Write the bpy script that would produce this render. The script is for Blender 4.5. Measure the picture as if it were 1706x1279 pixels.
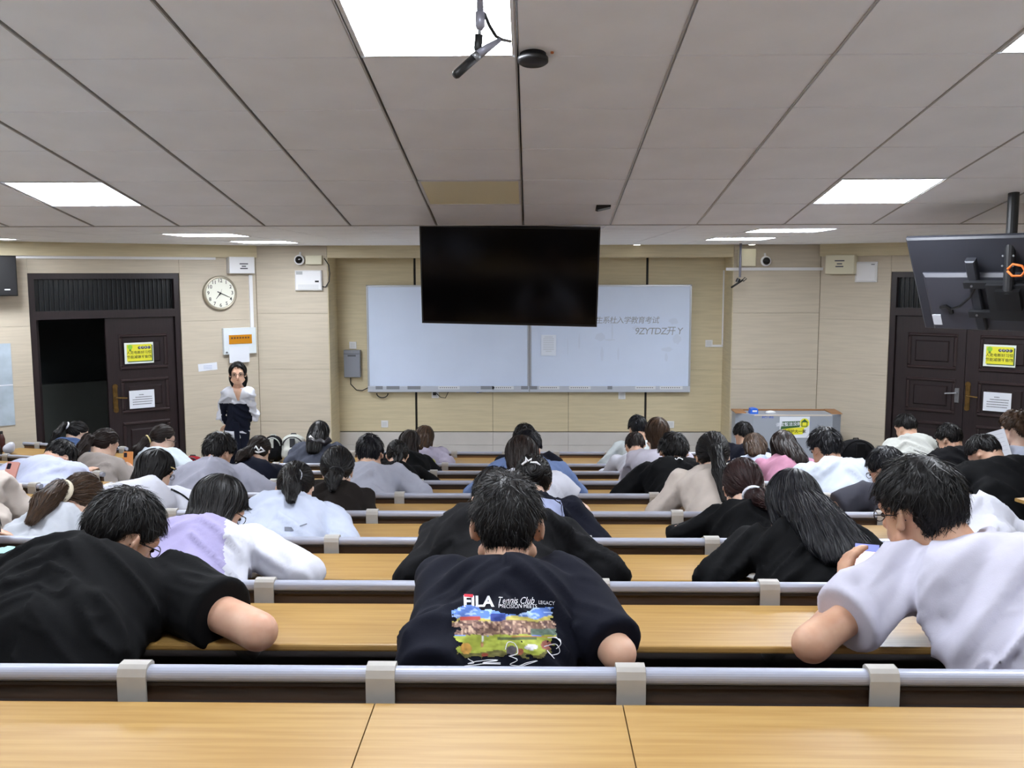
import bpy, bmesh, math, random, zlib
import numpy as np
from mathutils import Vector, Matrix
from mathutils.bvhtree import BVHTree

for o in list(bpy.data.objects):
    bpy.data.objects.remove(o)
SC = bpy.context.scene
COL = SC.collection

# ---------------------------------------------------------------- camera
EYE = np.array([0.0, 0.0, 2.60])
FPX, YAW, PIT, ROL = 1600.0, 0.0195, -0.1136, -0.0019
def cam_axes():
    cy, sy = math.cos(YAW), math.sin(YAW); cp, sp = math.cos(PIT), math.sin(PIT)
    fwd = np.array([-sy*cp, cy*cp, sp]); right = np.array([cy, sy, 0.0]); up = np.cross(right, fwd)
    cr, sr = math.cos(ROL), math.sin(ROL)
    return cr*right+sr*up, -sr*right+cr*up, fwd
CR, CU, CF = cam_axes()
cam_d = bpy.data.cameras.new('camera'); cam = bpy.data.objects.new('camera', cam_d); COL.objects.link(cam)
cam_d.sensor_width = 36.0; cam_d.lens = 36.0*FPX/1706.0; cam_d.clip_start = 0.05; cam_d.clip_end = 200
cam.matrix_world = Matrix(((CR[0], CU[0], -CF[0], EYE[0]), (CR[1], CU[1], -CF[1], EYE[1]), (CR[2], CU[2], -CF[2], EYE[2]), (0, 0, 0, 1)))
SC.camera = cam

# ---------------------------------------------------------------- world, exposure
SC.view_settings.view_transform = 'Standard'; SC.view_settings.look = 'None'
SC.view_settings.gamma = 1.0; SC.view_settings.use_curve_mapping = False
SC.view_settings.exposure = 0.36
PANEL_STRENGTH = 34.0
wd = bpy.data.worlds.new('night'); SC.world = wd; wd.use_nodes = True
wd.node_tree.nodes['Background'].inputs[0].default_value = (0.02, 0.025, 0.035, 1)
wd.node_tree.nodes['Background'].inputs[1].default_value = 0.2
SC.cycles.max_bounces = 8; SC.cycles.diffuse_bounces = 5; SC.cycles.glossy_bounces = 4
SC.cycles.use_denoising = True
SC.cycles.caustics_reflective = False; SC.cycles.caustics_refractive = False

def ray(px, py):
    return CF+((px-853.0)*CR+(639.5-py)*CU)/FPX
def at_y(px, py, Y):
    d = ray(px, py); return EYE+d*((Y-EYE[1])/d[1])
def at_z(px, py, Z):
    d = ray(px, py); return EYE+d*((Z-EYE[2])/d[2])
def at_plane(px, py, P0, n):
    d = ray(px, py); return EYE+d*(np.dot(np.asarray(P0)-EYE, n)/np.dot(d, n))
def project(P):
    v = np.asarray(P)-EYE; z = v@CF
    return 853+FPX*(v@CR)/z, 639.5-FPX*(v@CU)/z

# ---------------------------------------------------------------- materials
def lin(c):
    return tuple(((x/255.0)/12.92 if x/255.0 <= 0.04045 else ((x/255.0+0.055)/1.055)**2.4) for x in c)
MATS = {}
def mat(name, rgb, rough=0.5, metal=0.0, noise=0.0, scale=8.0, stretch=(1, 1, 1), bump=0.0, bscale=None, emit=0.0, rgb2=None,
        coat=0.0, alpha=1.0, trans=0.0, island=0.0, spec=None, sheen=0.0, aniso=0.0):
    """Procedural principled material; noise mixes rgb towards rgb2 along stretched noise."""
    if name in MATS: return MATS[name]
    m = bpy.data.materials.new(name); m.use_nodes = True; MATS[name] = m
    nt = m.node_tree; b = nt.nodes['Principled BSDF']; L = nt.links.new
    c = lin(rgb); b.inputs['Base Color'].default_value = (*c, 1)
    b.inputs['Roughness'].default_value = rough; b.inputs['Metallic'].default_value = metal
    if spec is not None: b.inputs['Specular IOR Level'].default_value = spec
    if coat: b.inputs['Coat Weight'].default_value = coat; b.inputs['Coat Roughness'].default_value = 0.15
    if trans: b.inputs['Transmission Weight'].default_value = trans
    if alpha < 1: b.inputs['Alpha'].default_value = alpha
    if sheen: b.inputs['Sheen Weight'].default_value = sheen
    if emit:
        b.inputs['Emission Color'].default_value = (*c, 1); b.inputs['Emission Strength'].default_value = emit
    if noise or bump:
        tc = nt.nodes.new('ShaderNodeTexCoord'); mp = nt.nodes.new('ShaderNodeMapping')
        mp.inputs['Scale'].default_value = stretch; L(tc.outputs['Object'], mp.inputs['Vector'])
        nz = nt.nodes.new('ShaderNodeTexNoise'); nz.inputs['Scale'].default_value = scale; nz.inputs['Detail'].default_value = 5
        L(mp.outputs['Vector'], nz.inputs['Vector'])
    if noise:
        mx = nt.nodes.new('ShaderNodeMix'); mx.data_type = 'RGBA'
        c2 = lin(rgb2) if rgb2 else tuple(x*(1-noise) for x in c)
        mx.inputs['A'].default_value = (*c, 1); mx.inputs['B'].default_value = (*c2, 1)
        rp = nt.nodes.new('ShaderNodeValToRGB'); rp.color_ramp.elements[0].position = 0.38; rp.color_ramp.elements[1].position = 0.64
        L(nz.outputs['Fac'], rp.inputs['Fac']); L(rp.outputs['Color'], mx.inputs['Factor'])
        L(mx.outputs['Result'], b.inputs['Base Color'])
    if bump:
        nb = nz
        if bscale:
            nb = nt.nodes.new('ShaderNodeTexNoise'); nb.inputs['Scale'].default_value = bscale; nb.inputs['Detail'].default_value = 3
            L(mp.outputs['Vector'], nb.inputs['Vector'])
        bp = nt.nodes.new('ShaderNodeBump'); bp.inputs['Strength'].default_value = bump; bp.inputs['Distance'].default_value = 0.004
        L(nb.outputs['Fac'], bp.inputs['Height']); L(bp.outputs['Normal'], b.inputs['Normal'])
    if island:
        ge = nt.nodes.new('ShaderNodeNewGeometry'); hs = nt.nodes.new('ShaderNodeMix'); hs.data_type = 'RGBA'
        c2 = lin(rgb2) if rgb2 else tuple(x*(1+island) for x in c)
        hs.inputs['A'].default_value = (*c, 1); hs.inputs['B'].default_value = (*c2, 1)
        L(ge.outputs['Random Per Island'], hs.inputs['Factor']); L(hs.outputs['Result'], b.inputs['Base Color'])
    return m

# ---------------------------------------------------------------- mesh helpers
class MB:
    """collects simple solids into one mesh"""
    def __init__(self): self.v = []; self.f = []; self.m = []
    def add(self, vs, fs, mi=0):
        o = len(self.v); self.v += [tuple(map(float, p)) for p in vs]
        self.f += [tuple(i+o for i in f) for f in fs]; self.m += [mi]*len(fs); return self
    def box(self, x0, x1, y0, y1, z0, z1, mi=0):
        vs = [(x0, y0, z0), (x1, y0, z0), (x1, y1, z0), (x0, y1, z0), (x0, y0, z1), (x1, y0, z1), (x1, y1, z1), (x0, y1, z1)]
        return self.add(vs, [(0, 3, 2, 1), (4, 5, 6, 7), (0, 1, 5, 4), (1, 2, 6, 5), (2, 3, 7, 6), (3, 0, 4, 7)], mi)
    def bbox(self, x0, x1, y0, y1, z0, z1, b, mi=0):
        """box with the front (-y) face chamfered"""
        vs = [(x0, y1, z0), (x1, y1, z0), (x1, y1, z1), (x0, y1, z1), (x0, y0+b, z0), (x1, y0+b, z0), (x1, y0+b, z1), (x0, y0+b, z1),
              (x0+b, y0, z0+b), (x1-b, y0, z0+b), (x1-b, y0, z1-b), (x0+b, y0, z1-b)]
        return self.add(vs, [(0, 3, 2, 1), (0, 1, 5, 4), (1, 2, 6, 5), (2, 3, 7, 6), (3, 0, 4, 7), (4, 5, 9, 8), (5, 6, 10, 9), (6, 7, 11, 10), (7, 4, 8, 11), (8, 9, 10, 11)], mi)
    def prism(self, poly, axis, a0, a1, mi=0):
        """extrude a 2-D polygon along axis x (poly = y,z), y (x,z) or z (x,y)"""
        n = len(poly); vs = []
        for a in (a0, a1):
            for (p, q) in poly:
                vs.append((a, p, q) if axis == 'x' else (p, a, q) if axis == 'y' else (p, q, a))
        fs = [tuple(range(n)), tuple(range(2*n-1, n-1, -1))]+[(i, i+n, (i+1) % n+n, (i+1) % n) for i in range(n)]
        return self.add(vs, fs, mi)
    def tube(self, pts, r, n=8, mi=0, cap=True):
        pts = [np.array(p, float) for p in pts]; rs = r if hasattr(r, '__len__') else [r]*len(pts)
        vs = []; up = None
        for i, p in enumerate(pts):
            t = pts[min(i+1, len(pts)-1)]-pts[max(i-1, 0)]; t = t/(np.linalg.norm(t)+1e-9)
            if up is None:
                up = np.cross(t, (0, 0, 1)) if abs(t[2]) < 0.9 else np.cross(t, (1, 0, 0))
            up = up-t*(up@t); up /= np.linalg.norm(up)+1e-9; s = np.cross(t, up)
            for k in range(n):
                a = 2*math.pi*k/n; vs.append(p+rs[i]*(math.cos(a)*up+math.sin(a)*s))
        fs = []
        for i in range(len(pts)-1):
            for k in range(n):
                fs.append((i*n+k, i*n+(k+1) % n, (i+1)*n+(k+1) % n, (i+1)*n+k))
        if cap:
            fs.append(tuple(range(n-1, -1, -1))); fs.append(tuple((len(pts)-1)*n+k for k in range(n)))
        return self.add(vs, fs, mi)
    def lathe(self, prof, n=24, mi=0, axis='z', c=(0, 0, 0)):
        """prof: (radius, height) pairs revolved about the axis through c"""
        vs = []
        for (r, h) in prof:
            for k in range(n):
                a = 2*math.pi*k/n; x, y = r*math.cos(a), r*math.sin(a)
                q = (x, y, h) if axis == 'z' else (x, h, y) if axis == 'y' else (h, x, y)
                vs.append((q[0]+c[0], q[1]+c[1], q[2]+c[2]))
        fs = []
        for i in range(len(prof)-1):
            for k in range(n):
                fs.append((i*n+k, i*n+(k+1) % n, (i+1)*n+(k+1) % n, (i+1)*n+k))
        fs.append(tuple(range(n-1, -1, -1))); fs.append(tuple((len(prof)-1)*n+k for k in range(n)))
        return self.add(vs, fs, mi)
    def mesh(self, name, mats, smooth=False, fix=True):
        me = bpy.data.meshes.new(name); me.from_pydata(self.v, [], self.f)
        for m in (mats if isinstance(mats, (list, tuple)) else [mats]): me.materials.append(m)
        if any(self.m): me.polygons.foreach_set('material_index', self.m)
        if fix:
            bm = bmesh.new(); bm.from_mesh(me); bmesh.ops.recalc_face_normals(bm, faces=bm.faces); bm.to_mesh(me); bm.free()
        if smooth: me.polygons.foreach_set('use_smooth', [True]*len(me.polygons))
        me.update(); return me
    def build(self, name, mats, parent=None, smooth=False, fix=True):
        return link(name, self.mesh(name, mats, smooth, fix), parent)
def link(name, me, parent=None):
    o = bpy.data.objects.new(name, me); COL.objects.link(o)
    if parent is not None: o.parent = parent
    return o
def tag(o, label=None, cat=None, group=None, kind=None):
    if label: o['label'] = label
    if cat: o['category'] = cat
    if group: o['group'] = group
    if kind: o['kind'] = kind
    return o
def empty(name, loc=(0, 0, 0), rz=0.0, label=None, cat=None, group=None, kind=None):
    o = bpy.data.objects.new(name, None); COL.objects.link(o); o.empty_display_size = 0.1
    o.location = loc; o.rotation_euler = (0, 0, rz)
    return tag(o, label, cat, group, kind)
def text_mesh(s, size, m, bold=0.0, shear=0.0, align='CENTER', spacing=1.0):
    cu = bpy.data.curves.new('txt', 'FONT'); cu.body = s; cu.size = size; cu.align_x = align; cu.align_y = 'CENTER'
    cu.offset = bold; cu.shear = shear; cu.resolution_u = 3; cu.space_character = spacing
    ob = bpy.data.objects.new('txt', cu); COL.objects.link(ob)
    dg = bpy.context.evaluated_depsgraph_get(); dg.update()
    me = bpy.data.meshes.new_from_object(ob.evaluated_get(dg))
    bpy.data.objects.remove(ob); bpy.data.curves.remove(cu)
    me.materials.clear(); me.materials.append(m); return me
def put_text(name, s, size, m, parent, x, y, z, **kw):
    """flat lettering standing upright in the parent's x-z plane, facing -y"""
    me = text_mesh(s, size, m, **kw); o = link(name, me, parent)
    o.location = (x, y, z); o.rotation_euler = (math.pi/2, 0, 0); return o

# ---------------------------------------------------------------- palette
M_WALL = mat('wall_beige', (206, 193, 160), 0.62, noise=0.10, scale=3, stretch=(1, 1, 14), bump=0.03, bscale=60)
M_WALL2 = mat('wall_panel_beige', (196, 185, 166), 0.6, noise=0.10, scale=2.5, stretch=(1, 1, 16), bump=0.03, bscale=60)
M_GROOVE = mat('groove_black', (22, 20, 17), 0.6)
M_JOINT = mat('joint_brown', (120, 105, 78), 0.7)
M_DADO = mat('dado_grey', (196, 192, 188), 0.5, noise=0.06, scale=4)
M_CEIL = mat('ceiling_tile_paint', (244, 245, 249), 0.5, noise=0.05, scale=3)
M_CEIL_DARK = mat('ceiling_gap', (40, 36, 33), 0.7)
M_TBAR = mat('ceiling_bar', (176, 172, 168), 0.4, metal=0.3)
M_WOOD = mat('desk_wood', (174, 139, 80), 0.42, noise=0.25, scale=5, stretch=(0.6, 14, 14), rgb2=(160, 122, 63), bump=0.01, coat=0.08)
M_WOODEDGE = mat('desk_edge_wood', (190, 142, 74), 0.45, noise=0.2, scale=6, stretch=(1, 10, 10))
M_ALU = mat('rail_aluminium', (164, 168, 184), 0.36, metal=0.15)
M_BRKT = mat('bracket_grey', (172, 168, 162), 0.5, noise=0.1, scale=12)
M_PANEL = mat('bench_brown', (82, 62, 48), 0.3, noise=0.3, scale=4, stretch=(1, 8, 8), coat=0.4)
M_SEAT = mat('seat_brown', (86, 56, 36), 0.4, noise=0.25, scale=5, stretch=(1, 9, 9))
M_DARK = mat('underdesk_dark', (38, 27, 22), 0.6)
M_LEG = mat('bench_leg_grey', (130, 134, 138), 0.42, metal=0.3)
M_FLOOR = mat('floor_tile_grey', (214, 212, 208), 0.35, noise=0.15, scale=6)
M_DOOR = mat('door_dark_wood', (38, 26, 28), 0.38, noise=0.25, scale=6, stretch=(14, 14, 0.7), rgb2=(28, 19, 21), bump=0.02, coat=0.2)
M_DOORHI = mat('door_moulding', (46, 34, 35), 0.3, coat=0.3)
M_BRASS = mat('antique_brass', (122, 94, 50), 0.38, metal=0.75, noise=0.4, scale=30)
M_STEEL = mat('brushed_steel', (150, 152, 156), 0.35, metal=0.9)
M_WHITE = mat('white_plastic', (226, 226, 228), 0.45)
M_OFFW = mat('cream_plastic', (214, 208, 182), 0.5)
M_PAPER = mat('paper_white', (220, 224, 232), 0.8)
M_INK = mat('ink_black', (30, 30, 32), 0.8)
M_INK2 = mat('ink_grey', (90, 92, 98), 0.8)
M_BLACK = mat('black_plastic', (20, 20, 22), 0.42)
M_YEL = mat('sign_yellow', (226, 222, 52), 0.6)
M_LIME = mat('sign_lime', (140, 200, 60), 0.6)
M_GRN = mat('sign_green', (52, 92, 48), 0.6)
# ---------------------------------------------------------------- seating geometry (rails of the benches)
TIER = 0.1245
RAILY = [1.855+0.926*k for k in range(9)]
RAILZ = [EYE[2]-0.786-TIER*k for k in range(8)]+[EYE[2]-1.724]
FLOORZ = [max(0.0, RAILZ[k]-0.90) for k in range(8)]+[0.0]     # floor under the people in front of rail k
ROW_SHIFT = lambda k: 0.007*(RAILY[k]-1.855)
CX0, CX1 = -2.32, 2.20
SIDE_A = math.radians(14.0)
# side benches: aisle end of the rail (|X|, Y, z)
SIDE = [(2.84, 4.74, 1.455), (2.84, 5.66, 1.335), (2.87, 6.58, 1.215), (2.95, 7.42, 1.045), (3.2, 8.25, 0.955), (3.85, 9.27, 0.905)]

SIDES = {-1: SIDE, 1: SIDE[:4]+[(2.90, 8.25, 0.955), (3.85, 9.27, 0.905)]}
# ---------------------------------------------------------------- room shell
SL = -PIT+0.0488                     # slope of the raked ceiling
PERP = 1.4245
CB_Y, CB_DZ = 6.744, 0.339           # where rake meets level ceiling
CZ = EYE[2]+CB_DZ
def rake_z(y): return EYE[2]+(PERP-y*math.sin(SL))/math.cos(SL)
FX0, FX1, FY = -2.385, 2.36, 11.80   # board wall
SY = 11.30                           # wall sections either side
LX, RX = -3.23, 3.37                 # corners to the angled walls
ANG = math.radians(38.0)
LFAR, RFAR = (-6.75, 8.55), (6.89, 8.55)
BACKY = -2.6

def frame_root(name, o, rz): return None
def plane_local(px, py, corner, rz):
    n = np.array([-math.sin(rz), math.cos(rz), 0.0]); P = at_plane(px, py, (corner[0], corner[1], 0), n)
    ex = np.array([math.cos(rz), math.sin(rz), 0.0])
    return float((P-np.array([corner[0], corner[1], 0]))@ex), float(P[2])
LW = ((LX, SY), ANG); RW = ((RX, SY), -ANG)
def on_left(px, py): return plane_local(px, py, LW[0], LW[1])
def on_right(px, py): return plane_local(px, py, RW[0], RW[1])
def on_front(px, py, Y=FY): P = at_y(px, py, Y); return float(P[0]), float(P[2])

# floor: level front part and tiers
fl = MB()
fl.box(-7.4, 7.4, RAILY[8]-0.1-1.9, 14.4, -0.2, 0.0)
for k in range(8):
    z = FLOORZ[k]
    if z <= 0: continue
    fl.box(-2.6, 2.6, RAILY[k]-0.12, RAILY[k+1]-0.12, -0.2, z)
fl.box(-2.6, 2.6, BACKY, RAILY[0]-0.12, -0.2, FLOORZ[0]+TIER)
for sgn in (-1, 1):
    prev = BACKY
    for j, (ax, ay, az) in enumerate(SIDES[sgn]):
        z = max(0.0, az-0.80); y0 = prev; y1 = ay-0.12; prev = y1
        k = math.tan(SIDE_A)
        if z > 0: fl.prism([(sgn*2.6, y0), (sgn*2.6, y1), (sgn*7.2, y1+4.6*k), (sgn*7.2, y0+(4.6*k if j else 0))], 'z', -0.2, z)
floor = tag(fl.build('floor', M_FLOOR), 'grey tiled floor stepping down towards the whiteboard', kind='structure')

# front wall with its panels
wf = MB(); wf.box(FX0-0.3, FX1+0.3, FY+0.02, FY+0.2, 0, CZ+0.3)
wall_front = tag(wf.build('wall_front', M_GROOVE), 'beige panelled wall behind the whiteboards', kind='structure')
xs = [FX0, on_front(692, 560)[0], on_front(821, 680)[0], on_front(947, 680)[0], on_front(1077, 560)[0], FX1]
zj = on_front(1190, 616)[1]
for i in range(5):
    ga = 0.014 if i in (1, 4) else 0.002; gb = 0.014 if i in (0, 3) else 0.002
    for z0, z1 in ((0.66, zj-0.001), (zj+0.001, CZ)):
        MB().bbox(xs[i]+ga, xs[i+1]-gb, FY, FY+0.03, z0, z1, 0.0015).build('wall_panel', M_WALL, wall_front)
for i in range(5):
    for z0, z1 in ((0.0, 0.489), (0.491, 0.65)):
        MB().bbox(xs[i]+0.001, xs[i+1]-0.001, FY-0.012, FY+0.03, z0, z1, 0.002).build('dado_panel', M_DADO, wall_front)
# header beam over the recess
zb = on_front(640, 429, SY)[1]
tag(MB().box(FX0, FX1, SY, FY+0.05, zb, CZ+0.1).build('trim_1', M_WALL), 'beige header beam above the whiteboards', kind='structure')
# wall sections either side of the recess
def section(name, x0, x1, lab):
    b = MB(); b.box(x0-(0.02 if x0 < 0 else 0), x1+(0.02 if x0 > 0 else 0), SY+0.03, FY+0.2, 0, CZ+0.3)
    o = tag(b.build(name, M_JOINT), lab, kind='structure')
    zz = [0.0, 0.86, on_front(480, 615, SY)[1], on_front(480, 522, SY)[1], CZ]
    for a, c in zip(zz[:-1], zz[1:]):
        MB().bbox(x0+0.003, x1-0.003, SY, SY+0.04, a+0.0012, c-0.0012, 0.002).build('wall_panel', M_WALL2, o)
    return o
section('wall_pier_left', LX, FX0, 'beige wall section between the clock wall and the whiteboards')
section('wall_pier_right', FX1, RX, 'beige wall section behind the lectern')
# returns (slim painted sides of the piers towards the recess)
for nm, x0, x1 in (('trim_2', FX0-0.002, FX0+0.006), ('trim_3', FX1-0.006, FX1+0.002)):
    tag(MB().box(x0, x1, SY, FY, 0, zb).build(nm, M_WALL), 'beige return of the recess', kind='structure')

# angled walls with the door openings
D0L, D1L = -0.894, -2.44
D0R, D1R = 0.80, 2.40
DTOP = 2.62
def angled(name, corner, rz, sgn, d0, d1, lab):
    root = empty(name, (corner[0], corner[1], 0), rz, lab, kind='structure')
    L = 4.5
    segs = [(0, abs(d0), 0, CZ+0.1), (abs(d1), L, 0, CZ+0.1), (abs(d0), abs(d1), DTOP, CZ+0.1)]
    for a, b, z0, z1 in segs:
        x0, x1 = sorted((sgn*a, sgn*b))
        MB().box(x0, x1, 0.02, 0.24, z0, z1).build('wall_core', M_JOINT, root)
        zs = [z0]+[z for z in (0.86, 1.46, 2.08) if z0 < z < z1]+[z1]
        cols = np.linspace(x0, x1, max(1, round((x1-x0)/1.1))+1)
        for xa, xb in zip(cols[:-1], cols[1:]):
            for za, zc in zip(zs[:-1], zs[1:]):
                MB().bbox(xa+0.0008, xb-0.0008, 0.0, 0.03, za+0.0008, zc-0.0008, 0.0012).build('wall_panel', M_WALL2, root)
    # cornice along the top
    x0, x1 = sorted((0, sgn*L))
    MB().box(x0, x1, -0.05, 0.02, 2.80, CZ+0.02).build('cornice', M_WALL, root)
    return root
wl = angled('wall_left', LW[0], LW[1], -1, D0L, D1L, 'angled beige wall with the clock and the half open door')
wr = angled('wall_right', RW[0], RW[1], 1, D0R, D1R, 'angled beige wall with the closed double door')
# plain side and back walls out of view
def plain_wall(name, a, b, lab):
    a, b = np.array(a, float), np.array(b, float); d = (b-a)/np.linalg.norm(b-a); n = np.array([-d[1], d[0]])
    p = [tuple(a), tuple(b), tuple(b-n*0.2), tuple(a-n*0.2)]
    return tag(MB().prism(p, 'z', 0, 4.6).build(name, mat('wall_plain', (222, 218, 208), .7)), lab, kind='structure')
plain_wall('wall_side_left', (LFAR[0]-.02, BACKY), (LFAR[0]-.02, LFAR[1]+.05), 'beige side wall left of the seats')
plain_wall('wall_side_right', (RFAR[0]+.02, RFAR[1]+.05), (RFAR[0]+.02, BACKY), 'beige side wall right of the seats')
plain_wall('wall_back', (RFAR[0]+0.2, BACKY), (LFAR[0]-0.2, BACKY), 'beige back wall behind the camera')

# dark corridor behind the left door
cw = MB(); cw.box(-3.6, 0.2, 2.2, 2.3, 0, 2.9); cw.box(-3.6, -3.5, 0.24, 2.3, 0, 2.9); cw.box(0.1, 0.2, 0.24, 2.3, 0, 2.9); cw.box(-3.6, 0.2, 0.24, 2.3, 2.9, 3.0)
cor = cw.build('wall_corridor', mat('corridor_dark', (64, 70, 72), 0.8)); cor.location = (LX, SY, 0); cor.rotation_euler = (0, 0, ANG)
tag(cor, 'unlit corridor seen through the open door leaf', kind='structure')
cs = MB(); cs.box(-3.5, 0.1, 2.02, 2.2, 0, 1.22).box(-3.5, 0.1, 1.98, 2.2, 1.22, 1.26)
o = cs.build('trim_corridor_parapet', mat('corridor_parapet', (120, 126, 122), 0.7)); o.location = (LX, SY, 0); o.rotation_euler = (0, 0, ANG); tag(o, 'dark parapet across the corridor', kind='structure')

# ---------------------------------------------------------------- ceilings
c_slab = MB()
y0 = BACKY
c_slab.add([(-7.4, y0, rake_z(y0)+.03), (7.4, y0, rake_z(y0)+.03), (7.4, CB_Y, CZ+.03), (-7.4, CB_Y, CZ+.03),
            (-7.4, y0, rake_z(y0)+.2), (7.4, y0, rake_z(y0)+.2), (7.4, CB_Y, CZ+.2), (-7.4, CB_Y, CZ+.2)],
           [(0, 3, 2, 1), (4, 5, 6, 7), (0, 1, 5, 4), (1, 2, 6, 5), (2, 3, 7, 6), (3, 0, 4, 7)])
ceil_rake = tag(c_slab.build('ceiling_rake', M_CEIL_DARK), 'raked tile ceiling above the seats', kind='structure')
ceil_flat = tag(MB().box(-7.4, 7.4, CB_Y, FY+.3, CZ+.03, CZ+.2).build('ceiling_front', M_CEIL_DARK), 'level tile ceiling above the front of the hall', kind='structure')
TILE = 0.60
GX0 = -0.0505
def rake_frame(xc, s):
    """matrix with x right, y down the rake; s = distance along the rake plane from the foot point"""
    c, sn = math.cos(SL), math.sin(SL)
    o = EYE+np.array([xc, PERP*sn+s*c, PERP*c-s*sn])
    return Matrix(((1, 0, 0, o[0]), (0, c, sn, o[1]), (0, -sn, c, o[2]), (0, 0, 0, 1)))
GS0 = 3.595                                   # rake distance of grid row 0
tile_me = MB().bbox(-0.2955, 0.2955, -0.2955, 0.2955, 0, 0.02, 0.0).mesh('ceiling_tile', M_CEIL)
tm = MB(); q = 0.2962; b_ = 0.003
tm.add([(-q, -q, .006), (q, -q, .006), (q, q, .006), (-q, q, .006), (-q+b_, -q+b_, 0), (q-b_, -q+b_, 0), (q-b_, q-b_, 0), (-q+b_, q-b_, 0), (-q, -q, .02), (q, -q, .02), (q, q, .02), (-q, q, .02)],
       [(4, 5, 6, 7), (0, 1, 5, 4), (1, 2, 6, 5), (2, 3, 7, 6), (3, 0, 4, 7), (0, 1, 9, 8), (1, 2, 10, 9), (2, 3, 11, 10), (3, 0, 8, 11), (8, 9, 10, 11)])
tile_me = tm.mesh('ceiling_tile', M_CEIL)
LIGHTS_RAKE = {(-1, -1): 1, (3, -1): 1, (-5, -1): 1, (-5, 3): 1, (3, 3): 1, (-1, 3): 0, (-5, -5): 1, (-1, -5): 1, (3, -5): 1}  # rearmost three are unseen panels added behind the camera for illumination
M_DIFF = mat('led_diffuser', (240, 246, 255), 0.5, emit=PANEL_STRENGTH)
M_DIFF_OFF = mat('unlit_diffuser', (240, 232, 198), 0.4)
M_LFRAME = mat('led_frame', (222, 222, 224), 0.4)
lf = MB()
for a in ((-q, q, -q, -q+.016), (-q, q, q-.016, q), (-q, -q+.016, -q, q), (q-.016, q, -q, q)): lf.box(a[0], a[1], a[2], a[3], -0.003, 0.02)
lframe_me = lf.mesh('light_frame', M_LFRAME)
ldiff_me = MB().box(-q+.015, q-.015, -q+.015, q-.015, 0.001, 0.016).mesh('diffuser', M_DIFF)
loff_me = MB().box(-q+.015, q-.015, -q+.015, q-.015, 0.001, 0.016).mesh('diffuser', M_DIFF_OFF)
def ceiling_light(mw, label, on=True):
    r = empty('ceiling_light', label=label, cat='ceiling light', group='square ceiling lights'); r.matrix_world = mw
    link('light_frame', lframe_me, r); link('diffuser', ldiff_me if on else loff_me, r)
LAB = {(-1, -1): 'lit square ceiling light behind the hanging microphone', (3, -1): 'lit square ceiling light at the right edge, upper one', (-5, -1): 'lit square ceiling light beyond the upper left edge',
       (-5, 3): 'lit square ceiling light at the left edge of the raked ceiling', (3, 3): 'lit square ceiling light on the raked ceiling above the right aisle', (-1, 3): 'unlit yellowish ceiling light above the black television',
       (-5, -5): 'added unseen square ceiling light behind the camera on the left', (-1, -5): 'added unseen square ceiling light right behind the camera', (3, -5): 'added unseen square ceiling light behind the camera on the right'}
for j in range(-9, 5):
    for i in range(-11, 11):
        mw = rake_frame(GX0+TILE*(i+.5), GS0+TILE*(j+.5))
        if (i, j) in LIGHTS_RAKE:
            ceiling_light(mw, LAB[(i, j)], LIGHTS_RAKE[(i, j)] == 1); continue
        if j < -2 or abs(i+.5) > 8: continue
        t = link('ceiling_tile', tile_me, ceil_rake); t.matrix_world = mw
# large plain boards where the grid is out of view
pb = MB()
def rake_rect(i0, i1, j0, j1):
    m = rake_frame(0, 0); ps = []
    for (i, j) in ((i0, j0), (i1, j0), (i1, j1), (i0, j1)):
        ps.append(m @ Vector((GX0+TILE*i, GS0+TILE*j, 0.0)))
    for (i, j) in ((i0, j0), (i1, j0), (i1, j1), (i0, j1)):
        ps.append(m @ Vector((GX0+TILE*i, GS0+TILE*j, 0.018)))
    pb.add([tuple(p) for p in ps], [(0, 3, 2, 1), (4, 5, 6, 7), (0, 1, 5, 4), (1, 2, 6, 5), (2, 3, 7, 6), (3, 0, 4, 7)])
for a in ((-12, -8, -10, 5), (8, 12, -10, 5), (-8, 8, -10, -5), (-8, 8, -4, -2), (-8, -5, -5, -4), (-4, -1, -5, -4), (0, 3, -5, -4), (4, 8, -5, -4)): rake_rect(*a)
pb.build('ceiling_board', M_CEIL, ceil_rake)
# T-bars of the raked ceiling: pale bar with dark shadow gap on the depth lines
for i in range(-8, 9):
    m = rake_frame(GX0+TILE*i, GS0+TILE*1.5)
    o = MB().box(-0.0085, -0.0015, -TILE*3.5, TILE*3.5, -0.006, 0.02).build('ceiling_bar', M_TBAR, ceil_rake); o.matrix_world = m
# level ceiling tiles
def flat_m(i, y): return Matrix.Translation((GX0-0.02+TILE*(i+.5), y, CZ))
FY0 = CB_Y+0.02
LIGHTS_FLAT = {(3, 1): 'lit ceiling light nearest the rake on the right of the level ceiling', (3, 4): 'lit ceiling light above the right end of the whiteboard', (-5, 2): 'lit ceiling light left of the black television, nearer one',
               (-5, 5): 'lit ceiling light in front of the clock wall', (7, 3): 'lit ceiling light above the television seen from behind', (-9, 3): 'lit ceiling light above the half open door'}
for j in range(8):
    for i in range(-12, 12):
        y = FY0+TILE*(j+.5)
        if (i, j) in LIGHTS_FLAT:
            ceiling_light(flat_m(i, y), LIGHTS_FLAT[(i, j)]); continue
        t = link('ceiling_tile', tile_me, ceil_flat); t.matrix_world = flat_m(i, y)
MB().box(-7.3, 7.3, FY0+TILE*8, FY+.2, CZ, CZ+.02).build('ceiling_board', M_CEIL, ceil_flat)
# trim strip at the fold
tag(MB().box(-7.3, 7.3, CB_Y-.012, CB_Y+.012, CZ-.004, CZ+.03).build('trim_4', M_TBAR), 'thin metal strip along the ceiling fold', kind='structure')
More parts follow.
